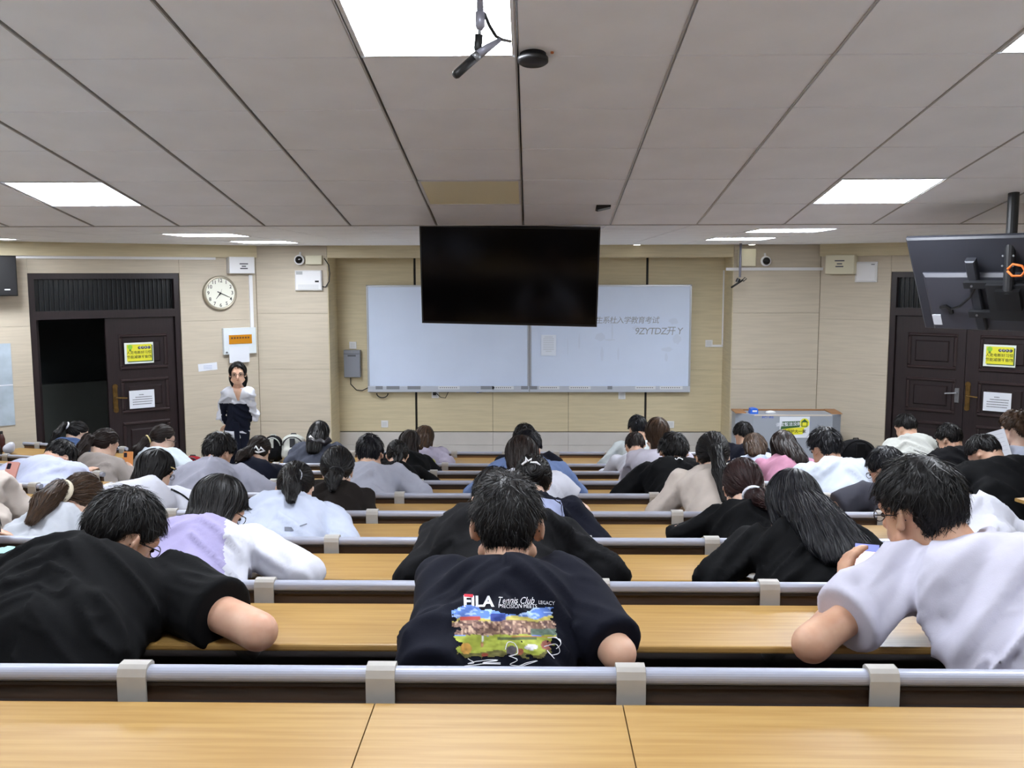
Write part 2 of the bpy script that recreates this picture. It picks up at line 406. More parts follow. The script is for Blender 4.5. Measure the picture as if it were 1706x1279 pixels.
# two small downlights near the board
for px, lab in ((1048, 'small round downlight above the right whiteboard'), (1222, 'small round downlight beside the hanging bracket')):
    P = at_z(px, 410.5, CZ); P[1] = min(P[1], 11.1)
    r = empty('downlight', (P[0], P[1], CZ), label=lab, cat='downlight', group='round downlights')
    MB().lathe([(.05, 0), (.05, -.006), (.04, -.008)], 20).build('downlight_rim', M_WHITE, r)
    MB().lathe([(.036, -.009), (.036, -.0095)], 20).build('downlight_lens', mat('downlight_lens', (255, 252, 240), 0.5, emit=10), r)
# ---------------------------------------------------------------- benches: back rail + desk behind it, seats in front
def rounded(y0, y1, z0, z1, r, n=4):
    pts = []
    for cx, cz, a0 in ((y1-r, z1-r, 0), (y0+r, z1-r, 90), (y0+r, z0+r, 180), (y1-r, z0+r, 270)):
        for i in range(n+1):
            a = math.radians(a0+90*i/n); pts.append((cx+r*math.cos(a), cz+r*math.sin(a)))
    return pts
BRK_PROF = [(-0.026, -0.072), (-0.026, -0.014), (-0.021, 0.001), (-0.012, 0.0075), (0.012, 0.0075), (0.022, 0.000), (0.024, -0.016), (0.020, -0.034), (0.017, -0.034),
            (0.019, -0.016), (0.014, -0.002), (0.0, 0.001), (-0.015, -0.004), (-0.0205, -0.018), (-0.0205, -0.072)]
bracket_me = MB().prism(BRK_PROF, 'x', -0.029, 0.029).mesh('bracket', M_BRKT)
_sb = MB(); _sb.prism(rounded(0.06, 0.44, -0.012, 0.012, 0.011), 'x', -0.215, 0.215); seat_me = _sb.mesh('seat', M_SEAT)
DESK_Y0, DESK_Y1, DESK_DZ = -0.375, -0.055, -0.049
def bench(x0, x1, railz, brackets, floor_front, floor_back, loc, rz, label, boards=None, dx0=0, dx1=0, seats=True, group='bench rows', brown=None):
    root = empty('bench_row', loc, rz, label, 'bench', group)
    prof = rounded(-0.019, 0.017, -0.030, 0.0, 0.0125)
    MB().prism([(y, z+railz) for y, z in prof], 'x', x0, x1).build('rail', M_ALU, root)
    MB().prism([(y, z+railz) for y, z in rounded(-0.006, 0.012, -0.40, -0.028, 0.004, 2)], 'x', x0+.01, x1-.01).build('back_panel', brown or M_PANEL, root)
    MB().box(x0+.01, x1-.01, -0.014, 0.010, railz-0.036, railz-0.029).build('rail_channel', M_DARK, root)
    for bx in brackets:
        o = link('bracket', bracket_me, root); o.location = (bx, 0, railz)
    zd = railz+DESK_DZ
    cuts = boards or [x0+dx0, x1+dx1]
    for a, b in zip(cuts[:-1], cuts[1:]):
        mb = MB(); mb.prism([(y, z+zd) for y, z in rounded(DESK_Y0, DESK_Y1, -0.020, 0.0, 0.006, 2)], 'x', a+.0012, b-.0012)
        mb.build('desk_board', M_WOOD, root)
    MB().box(x0+.03, x1-.03, DESK_Y0+.05, DESK_Y1+.03, zd-0.15, zd-0.138).build('under_shelf', M_DARK, root)
    MB().box(x0+.03, x1-.03, -0.02, 0.004, zd-0.30, zd-0.02).build('modesty_board', M_DARK, root)
    n = max(2, int(round((x1-x0)/1.5))+1)
    for lx in np.linspace(x0+.03, x1-.03, n):
        lg = MB()
        lg.prism([(-0.012, railz-0.09), (0.012, railz-0.09), (0.10, floor_front), (0.02, floor_front)], 'x', lx-.022, lx+.022)
        lg.prism([(DESK_Y0+.06, zd-.02), (DESK_Y1, zd-.02), (0.03, zd-.20), (0.0, zd-.26)], 'x', lx-.014, lx+.014)
        lg.build('leg', M_LEG, root)
    if seats:
        nb = sorted(brackets)
        cs = [(a+b)/2 for a, b in zip(nb[:-1], nb[1:])]
        if nb[0]-x0 > 0.3: cs = [nb[0]-0.25]+cs
        if x1-nb[-1] > 0.3: cs.append(nb[-1]+0.25)
        for c in cs:
            o = link('seat', seat_me, root); o.location = (c, 0, floor_front+0.44)
    return root
ORD = ['nearest the camera', 'second from the camera', 'third from the camera', 'fourth from the camera', 'fifth from the camera', 'sixth from the camera', 'seventh from the camera', 'eighth from the camera', 'ninth and last, before the front wall']
for k in range(9):
    sh = ROW_SHIFT(k); br = [-2.30+0.5*i+sh for i in range(0, 10) if CX0 < -2.30+0.5*i+sh < CX1]
    fb = FLOORZ[k-1] if k else FLOORZ[0]+TIER
    bd = [CX0, -0.305, 0.180, CX1] if k == 0 else None
    xa = CX0 if k < 8 else -2.78
    if k == 8: br = [-2.262+sh]+br[:]
    br = sorted(set(round(b, 3) for b in br))
    bench(xa, CX1, RAILZ[k], br, FLOORZ[k], fb, (0, RAILY[k], 0), 0, 'grey railed wooden bench row of the centre block, '+ORD[k], bd, seats=k < 8,
          brown=mat('front_panel_brown', (150, 108, 72), 0.4, noise=0.2, scale=4, stretch=(1, 8, 8)) if k == 8 else None)
SORD = ['nearest the camera', 'second from the camera', 'third from the camera', 'fourth from the camera', 'fifth from the camera', 'front one']
SLEN = [3.4, 3.2, 3.0, 2.7, 2.2, 1.38]
for sgn, nm in ((-1, 'left'), (1, 'right')):
    for j, (ax, ay, az) in enumerate(SIDES[sgn]):
        L = SLEN[j]; x0, x1 = (-L, -.15) if sgn < 0 else (.15, L)
        br = [sgn*(0.20+0.5*i) for i in range(int(L/0.5)+1) if 0.20+0.5*i < L]
        zf = max(0, az-0.92) if j < 5 else 0.0; zb_ = max(0, az-0.80)
        bench(x0, x1, az, br, max(0, (SIDE[j+1][2]-0.80) if j < 5 else 0), zb_, (sgn*ax, ay, 0), sgn*SIDE_A, 'grey railed bench row of the %s block, %s' % (nm, SORD[j]),
              dx0=-.15*(sgn > 0), dx1=.15*(sgn < 0), seats=j < 5, group='%s block bench rows' % nm, brown=mat('front_panel_brown', (150, 108, 72)) if j == 5 else None)

# ---------------------------------------------------------------- whiteboards
WY = 11.725
M_WB = mat('whiteboard_surface', (214, 227, 250), 0.28, noise=0.03, scale=2, spec=0.4)
M_WBF = mat('whiteboard_frame', (190, 194, 202), 0.35, metal=0.5)
M_SMEAR = mat('board_smear', (207, 219, 241), 0.4)
def whiteboard(x0, x1, z0, z1, label):
    r = empty('whiteboard', ((x0+x1)/2, WY, z0), 0, label, 'whiteboard', 'pair of whiteboards')
    w = (x1-x0)/2; h = z1-z0
    MB().box(-w+.02, w-.02, 0.008, 0.055, .06, h-.02).build('board_surface', M_WB, r)
    MB().bbox(-w, w, 0, .06, h-.022, h, .003).build('frame_top', M_WBF, r)
    MB().bbox(-w, -w+.022, 0, .06, 0, h, .003).build('frame_side', M_WBF, r)
    MB().bbox(w-.022, w, 0, .06, 0, h, .003).build('frame_side', M_WBF, r)
    MB().bbox(-w, w, -.012, .06, 0, .075, .006).build('control_strip', mat('control_strip', (186, 192, 204), 0.4), r)
    return r, w, h
bx0, bz0 = on_front(613, 653, WY); bxm, _ = on_front(882, 600, WY); bx1, bz1 = on_front(1153, 474, WY)
wb1, w1, h1 = whiteboard(bx0, bxm-.002, bz0, bz1, 'clean whiteboard panel on the left, partly behind the television')
wb2, w2, h2 = whiteboard(bxm+.002, bx1, bz0, bz1, 'written-on whiteboard panel on the right with a taped paper')
def loc2(px, py, root): x, z = on_front(px, py, WY); return x-root.location[0], z-root.location[2]
# hand writing
M_MARK = mat('marker_grey', (150, 156, 166), 0.7)
for s, px, py, size in (('新生系杜入学教育考试', 1039, 534, 0.092), ('9ZYTDZ开 Y', 1097, 552, 0.115)):
    x, z = loc2(px, py, wb2); put_text('handwriting', s, size, M_MARK, wb2, x, 0.0065, z, shear=0.15, spacing=0.86)
# streaks and smears of wiped ink
rng = random.Random(4)
def blob(cx, cz, rx, rz_, n=14):
    vs = [(cx+rx*math.cos(2*math.pi*i/n)*(0.75+0.4*rng.random()), 0.0072, cz+rz_*math.sin(2*math.pi*i/n)*(0.75+0.4*rng.random())) for i in range(n)]
    MB().add(vs, [tuple(range(n))]).build('ink_smear', M_SMEAR, wb2, fix=False)
for px, py, rx, rz_ in ((1000, 561, .07, .05), (1020, 552, .012, .10), (1016, 566, .07, .012), (1060, 546, .05, .03), (1122, 535, .06, .04), (1128, 565, .05, .06), (1112, 582, .07, .03), (1003, 590, .02, .09), (1030, 590, .012, .08), (965, 570, .012, .10), (946, 578, .006, .11), (1110, 595, .02, .05)):
    x, z = loc2(px, py, wb2); blob(x, z, rx, rz_)
# stickers on the control strips
for root, items in ((wb1, ((632, 12), (655, 22), (690, 22), (748, 36), (812, 22), (838, 36), (874, 12))), (wb2, ((889, 12), (915, 34), (966, 36), (1016, 8), (1075, 34), (1118, 38)))):
    for px, wpx in items:
        x, z = loc2(px, 645.5, root); hw = wpx/1600*11.7/2
        pale = wpx > 30
        MB().box(x-hw, x+hw, -.0135, -.011, z-.02, z+.02).build('strip_label', mat('strip_label', (216, 220, 226), 0.6) if pale else mat('strip_button', (128, 132, 140), 0.5), root)
        if pale:
            for q_ in range(9):
                xx = x-hw+.02+q_*(2*hw-.04)/9
                MB().box(xx, xx+.011, -.0145, -.0134, z-.005, z+.006).build('strip_print', M_INK2, root)
# paper on the right board
x, z = on_front(914, 575, WY-.002)
r = empty('notice_paper', (x, WY-.0, z), 0, 'white sheet taped to the right whiteboard under the television', 'paper')
MB().box(-.092, .092, -.004, -.001, -.128, .128).build('sheet', mat('paper_bright', (228, 236, 250), .7), r)
for i in range(9):
    w_ = .05 if i == 0 else .066-.03*(i == 8)
    MB().box(-w_, w_, -.0046, -.0038, .10-.022*i, .104-.022*i).build('print_line', mat('print_pale', (176, 182, 192), .8), r)

# ---------------------------------------------------------------- sockets, thermostat box, cables on the front wall
def wall_box(name, P, rz, w, h, d, m, label, cat, group=None, ch=.004):
    r = empty(name, P, rz, label, cat, group)
    MB().bbox(-w/2, w/2, -d, 0, -h/2, h/2, ch).build('cover', m, r)
    return r
for px, py, lab, plug in ((725, 657, 'white wall socket with a black plug under the left whiteboard', 1), (1036, 659, 'white wall socket under the right whiteboard', 0), (641, 706, 'white wall socket low on the wall below the grey box', 0),
                    (1117, 707, 'white wall socket low on the wall beside the dark groove', 0), (588, 575, 'white switch plate above the grey wall box', 0), (1181, 572, 'white switch plate right of the whiteboard', 0)):
    x, z = on_front(px, py, FY); r = wall_box('wall_socket', (x, FY-.001, z), 0, .088, .088, .012, M_WHITE, lab, 'socket', 'white wall plates')
    MB().box(-.03, .03, -.0135, -.0115, -.03, .03).build('face', mat('plate_face', (208, 210, 212), .4), r)
    if plug: MB().box(-.024, .014, -.045, -.013, -.005, .042).build('plug', M_BLACK, r)
x, z = on_front(588, 605, FY)
r = wall_box('control_box', (x, FY-.001, z), 0, .20, .335, .07, mat('grey_metal_box', (138, 142, 152), .45, metal=.2), 'grey locked metal box on the wall left of the whiteboards', 'wall box')
MB().box(-.05, .05, -.074, -.069, .09, .11).build('slot', mat('slot_dark', (84, 86, 92), .5), r)
MB().box(-.1, .1, -.074, -.069, .12, .126).build('lid_seam', mat('slot_dark', (84, 86, 92)), r)
MB().lathe([(.012, -.069), (.012, -.078)], 12, axis='y', c=(0, 0, .145)).build('lock', M_STEEL, r)
a = on_front(584, 629, FY-.03); b = on_front(614, 648, FY-.03)
pts = [(a[0], FY-.03, a[1]), (a[0], FY-.03, a[1]-.08), (a[0]+.07, FY-.02, a[1]-.155), (b[0]-.08, FY-.02, b[1]-.02), (b[0], FY-.03, b[1]+.02)]
tag(MB().tube(pts, .006, 6).build('cable', M_BLACK, None, True), 'black cable from the grey wall box to the whiteboard', 'cable')
a = on_front(637, 655, FY-.03)
tag(MB().tube([(a[0]+.07*math.cos(t), FY-.03, a[1]-.0+.055*math.sin(t)) for t in np.linspace(-math.pi, 0, 12)], .007, 6).build('cable', M_BLACK, None, True), 'short cable loop hanging under the left whiteboard corner', 'cable')
a = on_front(727, 655, FY-.05); b = on_front(745, 654, FY-.05)
tag(MB().tube([(a[0], FY-.05, a[1]), (a[0]+.05, FY-.04, a[1]-.05), (a[0]+.11, FY-.04, a[1]-.06), (b[0]+.02, FY-.05, b[1]+.02)], .005, 6).build('cable', M_BLACK, None, True), 'thin cable from the black plug under the left whiteboard', 'cable')
a = on_front(794, 652, FY-.05); b = on_front(810, 652, FY-.05)
r = empty('marker_pen', (a[0], FY-.07, a[1]-.005), 0, 'dark stylus with blue tip under the left whiteboard', 'pen')
MB().tube([(0, 0, 0), (.03, 0, 0)], .008, 8).build('tip', mat('pen_blue', (60, 110, 200), .4), r); MB().tube([(.03, 0, 0), (.13, 0, .004)], [.008, .003], 8).build('barrel', M_BLACK, r)
# white conduits on the right
a = on_front(1207, 450, FY-.012); b = on_front(1207, 576, FY-.012)
cd = empty('conduit', (0, 0, 0), 0, 'white cable conduit running down the right edge of the recess', 'conduit')
MB().box(a[0]-.014, a[0]+.014, FY-.02, FY, b[1], a[1]).build('conduit_run', M_WHITE, cd)
MB().box(on_front(1185, 575)[0], a[0]+.014, FY-.02, FY, b[1]-.014, b[1]+.014).build('conduit_run', M_WHITE, cd)
a = on_front(1209, 448, SY); b = on_front(1382, 443, SY)
tag(MB().box(a[0], RX+.02, SY-.022, SY, a[1]-.018, a[1]+.016).build('conduit', M_WHITE), 'white horizontal conduit behind the round security camera', 'conduit')

# ---------------------------------------------------------------- left pier: camera, sounder, router box
def sec_camera(x, y, z, lab):
    r = empty('security_camera', (x, y, z), 0, lab, 'security camera', 'white dome cameras')
    MB().lathe([(.03, 0), (.052, -.01), (.06, -.04), (.058, -.062), (.047, -.072)], 22, axis='y').build('housing', M_WHITE, r, True)
    MB().lathe([(.044, -.070), (.040, -.082), (.022, -.090)], 22, axis='y').build('lens', mat('lens_black', (12, 12, 14), .12), r, True)
    MB().tube([(0, -.01, .03), (0, .01, .09)], .012, 8).build('arm', M_WHITE, r)
x, z = on_front(501, 433, SY); sec_camera(x, SY-.02, z, 'white round security camera on the left pier above the router')
x, z = on_front(524, 433, SY); wall_box('junction_box', (x, SY, z), 0, .19, .105, .06, M_OFFW, 'cream junction box next to the left security camera', 'junction box')
x, z = on_front(515, 467, SY); r = wall_box('wifi_router', (x, SY, z), 0, .315, .235, .05, M_WHITE, 'white wireless router box on the left pier', 'router', ch=.012)
MB().box(.08, .125, -.052, -.049, -.022, -.002).build('logo_patch', M_INK, r)
MB().box(-.14, -.065, -.0515, -.049, .068, .105).build('label_sticker', mat('sticker_grey', (170, 172, 174), .6), r)
for i in range(4): MB().box(-.12, .12, -.0515, -.049, -.098+.014*i, -.093+.014*i).build('vent_slot', mat('vent_grey', (188, 190, 192), .5), r)
a = on_front(540, 430, SY-.03); b = on_front(538, 478, SY-.03); c = on_front(552, 460, SY-.03)
tag(MB().tube([(a[0], SY-.03, a[1]), (a[0]+.05, SY-.02, a[1]-.08), (c[0]-.02, SY-.02, c[1]+.03), (c[0]-.03, SY-.02, c[1]-.06), (b[0]+.03, SY-.02, b[1]), (b[0]-.01, SY-.02, b[1]+.005)], .007, 6).build('cable', M_BLACK, None, True), 'black cable looping beside the white router', 'cable')
# right pier camera and junction box
x, z = on_front(1273, 435, SY); sec_camera(x, SY-.04, z, 'white round security camera above the lectern')
x, z = on_front(1243, 429, SY); wall_box('junction_box', (x, SY, z), 0, .20, .20, .07, M_OFFW, 'cream junction box left of the right security camera', 'junction box')

# ---------------------------------------------------------------- things on the left angled wall
def wall_thing(name, wall, px, py, label, cat, group=None, off=0.0):
    x, z = (on_left if wall is LW else on_right)(px, py)
    c, rz = wall; ex = (math.cos(rz), math.sin(rz)); n = (-math.sin(rz), math.cos(rz))
    return empty(name, (c[0]+ex[0]*x-n[0]*off, c[1]+ex[1]*x-n[1]*off, z), rz, label, cat, group)
ck = wall_thing('wall_clock', LW, 365.5, 488, 'round wall clock showing about twenty past seven', 'clock', off=.002)
CRD = .196
MB().lathe([(CRD, 0), (CRD, -.03), (CRD-.012, -.045), (CRD-.024, -.040), (CRD-.030, -.028)], 48, axis='y').build('rim', mat('clock_rim', (176, 168, 150), .3, metal=.6), ck, True)
dial = MB().lathe([(CRD-.028, -.020), (CRD-.028, -.030)], 48, axis='y').build('dial', mat('clock_dial', (226, 226, 212), .5), ck)
for h in range(1, 13):
    a = math.radians(90-30*h); rr = CRD-.056
    put_text('numeral', str(h), .058, M_INK, dial, rr*math.cos(a), -.0306, rr*math.sin(a), bold=.0006)
def hand(ang, L, w, back):
    a = math.radians(90-ang); d = np.array([math.cos(a), math.sin(a)]); s = np.array([-d[1], d[0]])
    p = [d*-back-s*w, d*L-s*w*.4, d*L+s*w*.4, d*-back+s*w]
    return [(q_[0], q_[1]) for q_ in p]
MB().prism(hand(218, .085, .006, .0), 'y', -.034, -.032).build('hour_hand', M_INK, ck)
MB().prism(hand(115, .125, .005, .04), 'y', -.037, -.035).build('minute_hand', M_INK, ck)
MB().prism(hand(20, .05, .002, .03), 'y', -.039, -.038).build('second_hand', M_INK, ck)
MB().lathe([(.007, -.028), (.007, -.041)], 12, axis='y').build('hub', M_INK, ck)
r = wall_thing('junction_box', LW, 398, 441, 'white electrical box at the ceiling above the clock', 'junction box')
MB().bbox(-.15, .15, -.10, 0, -.10, .09, .004).build('cover', M_WHITE, r)
for i, (w_, zz) in enumerate(((.05, .01), (.025, -.018), (.045, -.043))): MB().box(.02-w_, .02+w_, -.1025, -.0995, zz-.007, zz+.007).build('print', M_INK2, r)
r = wall_thing('conduit', LW, 418, 500, 'white vertical conduit beside the clock', 'conduit')
zt = on_left(418, 458)[1]; zb2 = on_left(418, 545)[1]; zo = r.location[2]
MB().box(-.02, .02, -.02, 0, zb2-zo, zt-zo).build('conduit_run', M_WHITE, r)
r = wall_thing('conduit', LW, 190, 426, 'white horizontal conduit running above the half open door', 'conduit')
MB().box(-1.25, 1.1, -.025, 0, -.02, .012).build('conduit_run', M_WHITE, r); r.location[2] = on_left(370, 430)[1]
r = wall_thing('fuse_box', LW, 399, 567, 'white fuse box with amber window on the clock wall', 'fuse box')
MB().bbox(-.205, .185, -.05, 0, -.155, .15, .005).build('cover', mat('fuse_white', (214, 222, 226), .45), r)
MB().box(-.145, .13, -.056, -.048, -.035, .07).build('amber_window', mat('amber_plastic', (190, 126, 22), .2, coat=.5), r)
for i in range(7): MB().box(-.12+.033*i, -.10+.033*i, -.0575, -.0555, .025, .045).build('breaker', mat('amber_dark', (92, 56, 14), .4), r)
MB().lathe([(.012, -.05), (.012, -.056)], 10, axis='y', c=(-.175, 0, -.13)).build('lock', M_STEEL, r)
r = wall_thing('notice_paper', LW, 396, 591, 'white paper hanging below the amber window of the fuse box', 'paper', off=.052)
MB().box(-.12, .12, -.003, 0, -.085, .095).build('sheet', M_PAPER, r)
r = wall_thing('notice_paper', LW, 346, 611, 'small white paper strip stuck on the wall left of the standing teacher', 'paper', off=.001)
s_ = MB().box(-.11, .11, -.003, 0, -.043, .043).build('sheet', M_PAPER, r); s_.rotation_euler = (0, math.radians(-3), 0)
for i in range(3): MB().box(-.05, .05, -.0036, -.0028, .012-.016*i, .017-.016*i).build('print_line', mat('print_blue', (168, 176, 206), .8), r)
r = wall_thing('wall_poster', LW, -30, 643, 'pale blue poster at the left edge of the picture', 'poster', off=.001)
MB().box(-.3, .28, -.006, 0, -.42, .42).build('sheet', mat('poster_blue', (178, 192, 204), .5, noise=.2, scale=5), r)
MB().box(-.3, .28, -.008, -.006, -.012, .0).build('fold', M_PAPER, r)
r = wall_thing('wall_screen', LW, -18, 458, 'black wall mounted screen cut by the left edge', 'screen', off=.12)
MB().bbox(-.35, .22, -.07, 0, -.21, .19, .01).build('housing', M_BLACK, r); MB().box(.10, .15, -.0715, -.0695, -.15, -.14).build('badge', M_WHITE, r)
MB().box(-.05, .05, 0, .12, -.05, .05).build('wall_arm', M_BLACK, r)

# ---------------------------------------------------------------- doors
def door_panel(mb, x0, x1, z0, z1):
    # moulded raised panel
    mb.bbox(x0, x1, -.012, 0, z0, z1, .010)
def leaf(root, x0, x1, z0, z1, sign):
    lf_ = MB().box(x0, x1, 0.0, .045, z0, z1).build('door_leaf', M_DOOR, root)
    w = x1-x0; px0, px1 = x0+.17, x1-.12
    for za, zb_ in ((1.60, 1.92), (1.12, 1.43), (.52, .95), (.13, .36)):
        fr = MB(); t = .035
        for a in ((px0-t, px1+t, za-t, za), (px0-t, px1+t, zb_, zb_+t), (px0-t, px0, za, zb_), (px1, px1+t, za, zb_)):
            fr.bbox(a[0], a[1], -.022, 0, a[2], a[3], .012)
        fr.build('moulding', M_DOORHI, lf_)
        MB().bbox(px0+.045, px1-.045, -.016, 0, za+.045, zb_-.045, .012).build('raised_panel', M_DOOR, lf_)
    return lf_
def handle(root, x, z, flip, m, plain=False):
    h = MB(); h.bbox(x-.025, x+.025, -.012, 0, z-.13 if not plain else z-.10, z+.13 if not plain else z+.06, .005)
    if not plain:
        h.lathe([(.028, 0), (.028, -.014)], 14, axis='y', c=(x, 0, z+.13)); h.lathe([(.028, 0), (.028, -.014)], 14, axis='y', c=(x, 0, z-.13))
    h.tube([(x, -.01, z+.01), (x, -.05, z+.01), (x+flip*.03, -.055, z+.008), (x+flip*.11, -.055, z+.0)], .009, 8)
    h.lathe([(.008, -.012), (.008, -.016)], 8, axis='y', c=(x, 0, z-.07))
    return h.build('door_handle', m, root, False)
def sign_yellow(root, x, y, z):
    MB().box(x-.155, x+.155, y-.003, y, z-.115, z+.115).build('notice_sheet', mat('sign_white', (222, 230, 224), .6), root)
    MB().box(x-.12, x+.148, y-.0045, y-.003, z-.098, z+.085).build('notice_shadow', mat('sign_teal', (66, 96, 70), .6), root)
    MB().box(x-.13, x+.135, y-.006, y-.0045, z-.088, z+.095).build('notice_field', M_YEL, root)
    MB().lathe([(.026, 0), (.026, .001)], 16, axis='y', c=(x-.095, y-.0075, z+.068)).build('notice_bulb', M_LIME, root)
    MB().box(x-.106, x-.084, y-.0075, y-.006, z+.022, z+.044).build('notice_bulb_foot', mat('sign_olive', (110, 140, 40), .6), root)
    for i in range(4):
        MB().lathe([(.017, 0), (.017, .001)], 12, axis='y', c=(x+.005+.034*i, y-.0075, z+.058)).build('notice_dot', M_INK, root)
    put_text('notice_dots_text', '随手关灯', .026, M_PAPER, root, x+.056, y-.0085, z+.058, spacing=1.3)
    put_text('notice_text', '人走电断好习惯', .038, mat('sign_ink', (70, 74, 22), .7), root, x, y-.0068, z+.004, bold=.0004)
    put_text('notice_text', '节能减碳不偷懒', .038, mat('sign_ink', (70, 74, 22), .7), root, x, y-.0068, z-.045, bold=.0004)
def sign_paper(root, x, y, z):
    MB().box(x-.135, x+.135, y-.003, y, z-.10, z+.10).build('notice_sheet', M_PAPER, root)
    for i, (a, b) in enumerate(((-.03, .02), (-.07, .11), (-.10, .11), (-.10, .11), (-.10, .10))):
        zz = z+.05-.026*i; xx = x+a
        while xx < x+b:
            w_ = .006+.006*rng.random(); MB().box(xx, min(xx+w_, x+b), y-.0036, y-.003, zz-.005, zz+.005).build('print_mark', M_INK2, root); xx += w_+.004
def frame_and_transom(root, x0, x1, top, nm):
    f = MB(); t = .06
    f.box(x0, x0+t, .02, .2, 0, top); f.box(x1-t, x1, .02, .2, 0, top); f.box(x0+t, x1-t, .02, .2, top-t, top); f.box(x0+t, x1-t, .02, .2, 2.14, 2.14+.085)
    f.build('door_frame', M_DOOR, root)
    MB().box(x0+t, x1-t, .09, .10, 2.22, top-t).build('transom_glass', mat('transom_dark', (16, 20, 23), .25), root)
    for i in range(30):
        xx = x0+t+.01+(x1-x0-2*t-.02)*i/29
        MB().box(xx-.004, xx+.004, .075, .088, 2.225, top-t).build('transom_slat', mat('transom_slat', (20, 24, 27), .4), root)
d1 = empty('door_1', (LX, SY, 0), ANG, 'dark wooden double door with its left leaf open', kind='structure')
frame_and_transom(d1, D1L, D0L, DTOP, 'l')
mid = -1.70
lf1 = leaf(d1, mid+.005, D0L-.065, 0.01, 2.135, 1); lf1.location = (0, .055, 0)
handle(lf1, mid+.075, 1.26, 1, M_BRASS)
lx_, lz_ = on_left(233, 588); sign_yellow(lf1, lx_, -.024, lz_)
lx_, lz_ = on_left(238, 665); sign_paper(lf1, lx_, -.024, lz_)
# open leaf swung into the corridor
ol = MB().box(-.70, 0, 0, .045, .01, 2.135).build('open_leaf', M_DOOR, d1); ol.location = (D1L+.07, .2, 0); ol.rotation_euler = (0, 0, math.radians(-100))
d2 = empty('door_2', (RX, SY, 0), -ANG, 'dark wooden closed double door on the right', kind='structure')
frame_and_transom(d2, D0R, D1R, DTOP, 'r')
midr = (D0R+D1R)/2
lf2 = leaf(d2, D0R+.065, midr-.003, 0.01, 2.135, 1); lf2.location = (0, .055, 0)
lf3 = leaf(d2, midr+.003, D1R-.065, 0.01, 2.135, 1); lf3.location = (0, .055, 0)
handle(lf2, midr-.07, 1.31, -1, M_STEEL, True); handle(lf3, midr+.04, 1.29, 1, M_BRASS)
lx_, lz_ = on_right(1664, 593); sign_yellow(lf3, lx_, -.024, lz_)
lx_, lz_ = on_right(1660, 670); sign_paper(lf3, lx_, -.024, lz_)
# boxes on the right wall
r = wall_thing('junction_box', RW, 1405, 441, 'cream electrical box on the wall right of the lectern', 'junction box')
MB().bbox(-.165, .165, -.12, 0, -.105, .11, .004).build('cover', M_OFFW, r)
for i, (w_, zz) in enumerate(((.055, .045), (.03, .01), (.045, -.02))): MB().box(-w_, w_, -.1225, -.1195, zz-.007, zz+.007).build('print', M_INK2, r)
r = wall_thing('wifi_router', RW, 1444, 453, 'white square wireless access point beside the right door', 'router')
MB().bbox(-.122, .122, -.04, 0, -.115, .115, .018).build('cover', M_WHITE, r); MB().box(.06, .10, -.0415, -.0395, .08, .088).build('logo_print', M_INK2, r)

# ---------------------------------------------------------------- lectern
LY = 10.45
a0 = at_y(1231, 690, LY)[0]; a1 = at_y(1406, 690, LY)[0]; ztop = at_y(1300, 691, LY)[2]
lec = empty('lectern', ((a0+a1)/2, LY, 0), 0, 'grey metal lectern with wooden rim and a green and yellow sign', 'lectern')
hw = (a1-a0)/2; M_LEC = mat('lectern_grey', (158, 164, 174), .45, metal=.15)
poly = [(-hw, .36), (-hw, .18), (-hw+.16, 0), (hw-.12, 0), (hw, .10), (hw, .36)]
MB().prism(poly, 'z', .52, ztop).build('upper_body', M_LEC, lec)
MB().prism([(x*.92, .06+y*.9) for x, y in poly], 'z', 0, .50).build('lower_body', mat('lectern_dark', (92, 94, 102), .5), lec)
M_RIM = mat('lectern_rim_wood', (150, 104, 62), .4)
for x0_, x1_ in ((-hw-.01, -hw+.11), (hw-.11, hw+.01)):
    MB().prism([(.06 if x0_ > 0 else .12, ztop), (.37, ztop), (.37, ztop+.016), (.15, ztop+.010)], 'x', x0_, x1_).build('wooden_arm', M_RIM, lec)
MB().box(-hw+.1, hw-.1, .33, .37, ztop, ztop+.014).build('wooden_rim', M_RIM, lec)
MB().box(-hw+.17, hw-.13, -.004, .0, ztop-.012, ztop+.004).build('top_trim', mat('lectern_trim', (206, 196, 186), .4), lec)
sx0, sz0 = at_y(1298, 729, LY)[[0, 2]]-np.array([lec.location[0], 0]); sx1, sz1 = at_y(1349, 694, LY)[[0, 2]]-np.array([lec.location[0], 0])
ssh = MB().box(sx0, sx1, -.006, -.001, sz0, sz1).build('sign_sheet', M_PAPER, lec)
def lq(px, py): return float(at_y(px, py, LY)[0]-lec.location[0]), float(at_y(px, py, LY)[2])
g = [lq(1300, 715), lq(1303, 702), lq(1333, 701), lq(1332, 711)]
MB().add([(x, -.0075, z) for x, z in g], [(0, 1, 2, 3)]).build('sign_green_band', M_GRN, ssh, fix=False)
g = [lq(1305, 718), lq(1304, 714), lq(1340, 711), lq(1337, 723), lq(1316, 724)]
MB().add([(x, -.0070, z) for x, z in g], [(0, 1, 2, 3, 4)]).build('sign_yellow_band', M_YEL, ssh, fix=False)
x, z = lq(1340, 704.5); MB().lathe([(.052, 0), (.052, .001)], 20, axis='y', c=(x, -.0085, z)).build('sign_disc', M_YEL, ssh)
MB().add([(x-.033, -.0095, z-.038), (x+.033, -.0095, z-.038), (x+.033, -.0095, z+.01), (x+.044, -.0095, z+.006), (x, -.0095, z+.046), (x-.044, -.0095, z+.006), (x-.033, -.0095, z+.01)], [tuple(range(7))]).build('sign_house', M_GRN, ssh, fix=False)
MB().box(x-.024, x+.024, -.0105, -.0098, z-.03, z+.008).build('sign_house_inside', M_YEL, ssh)
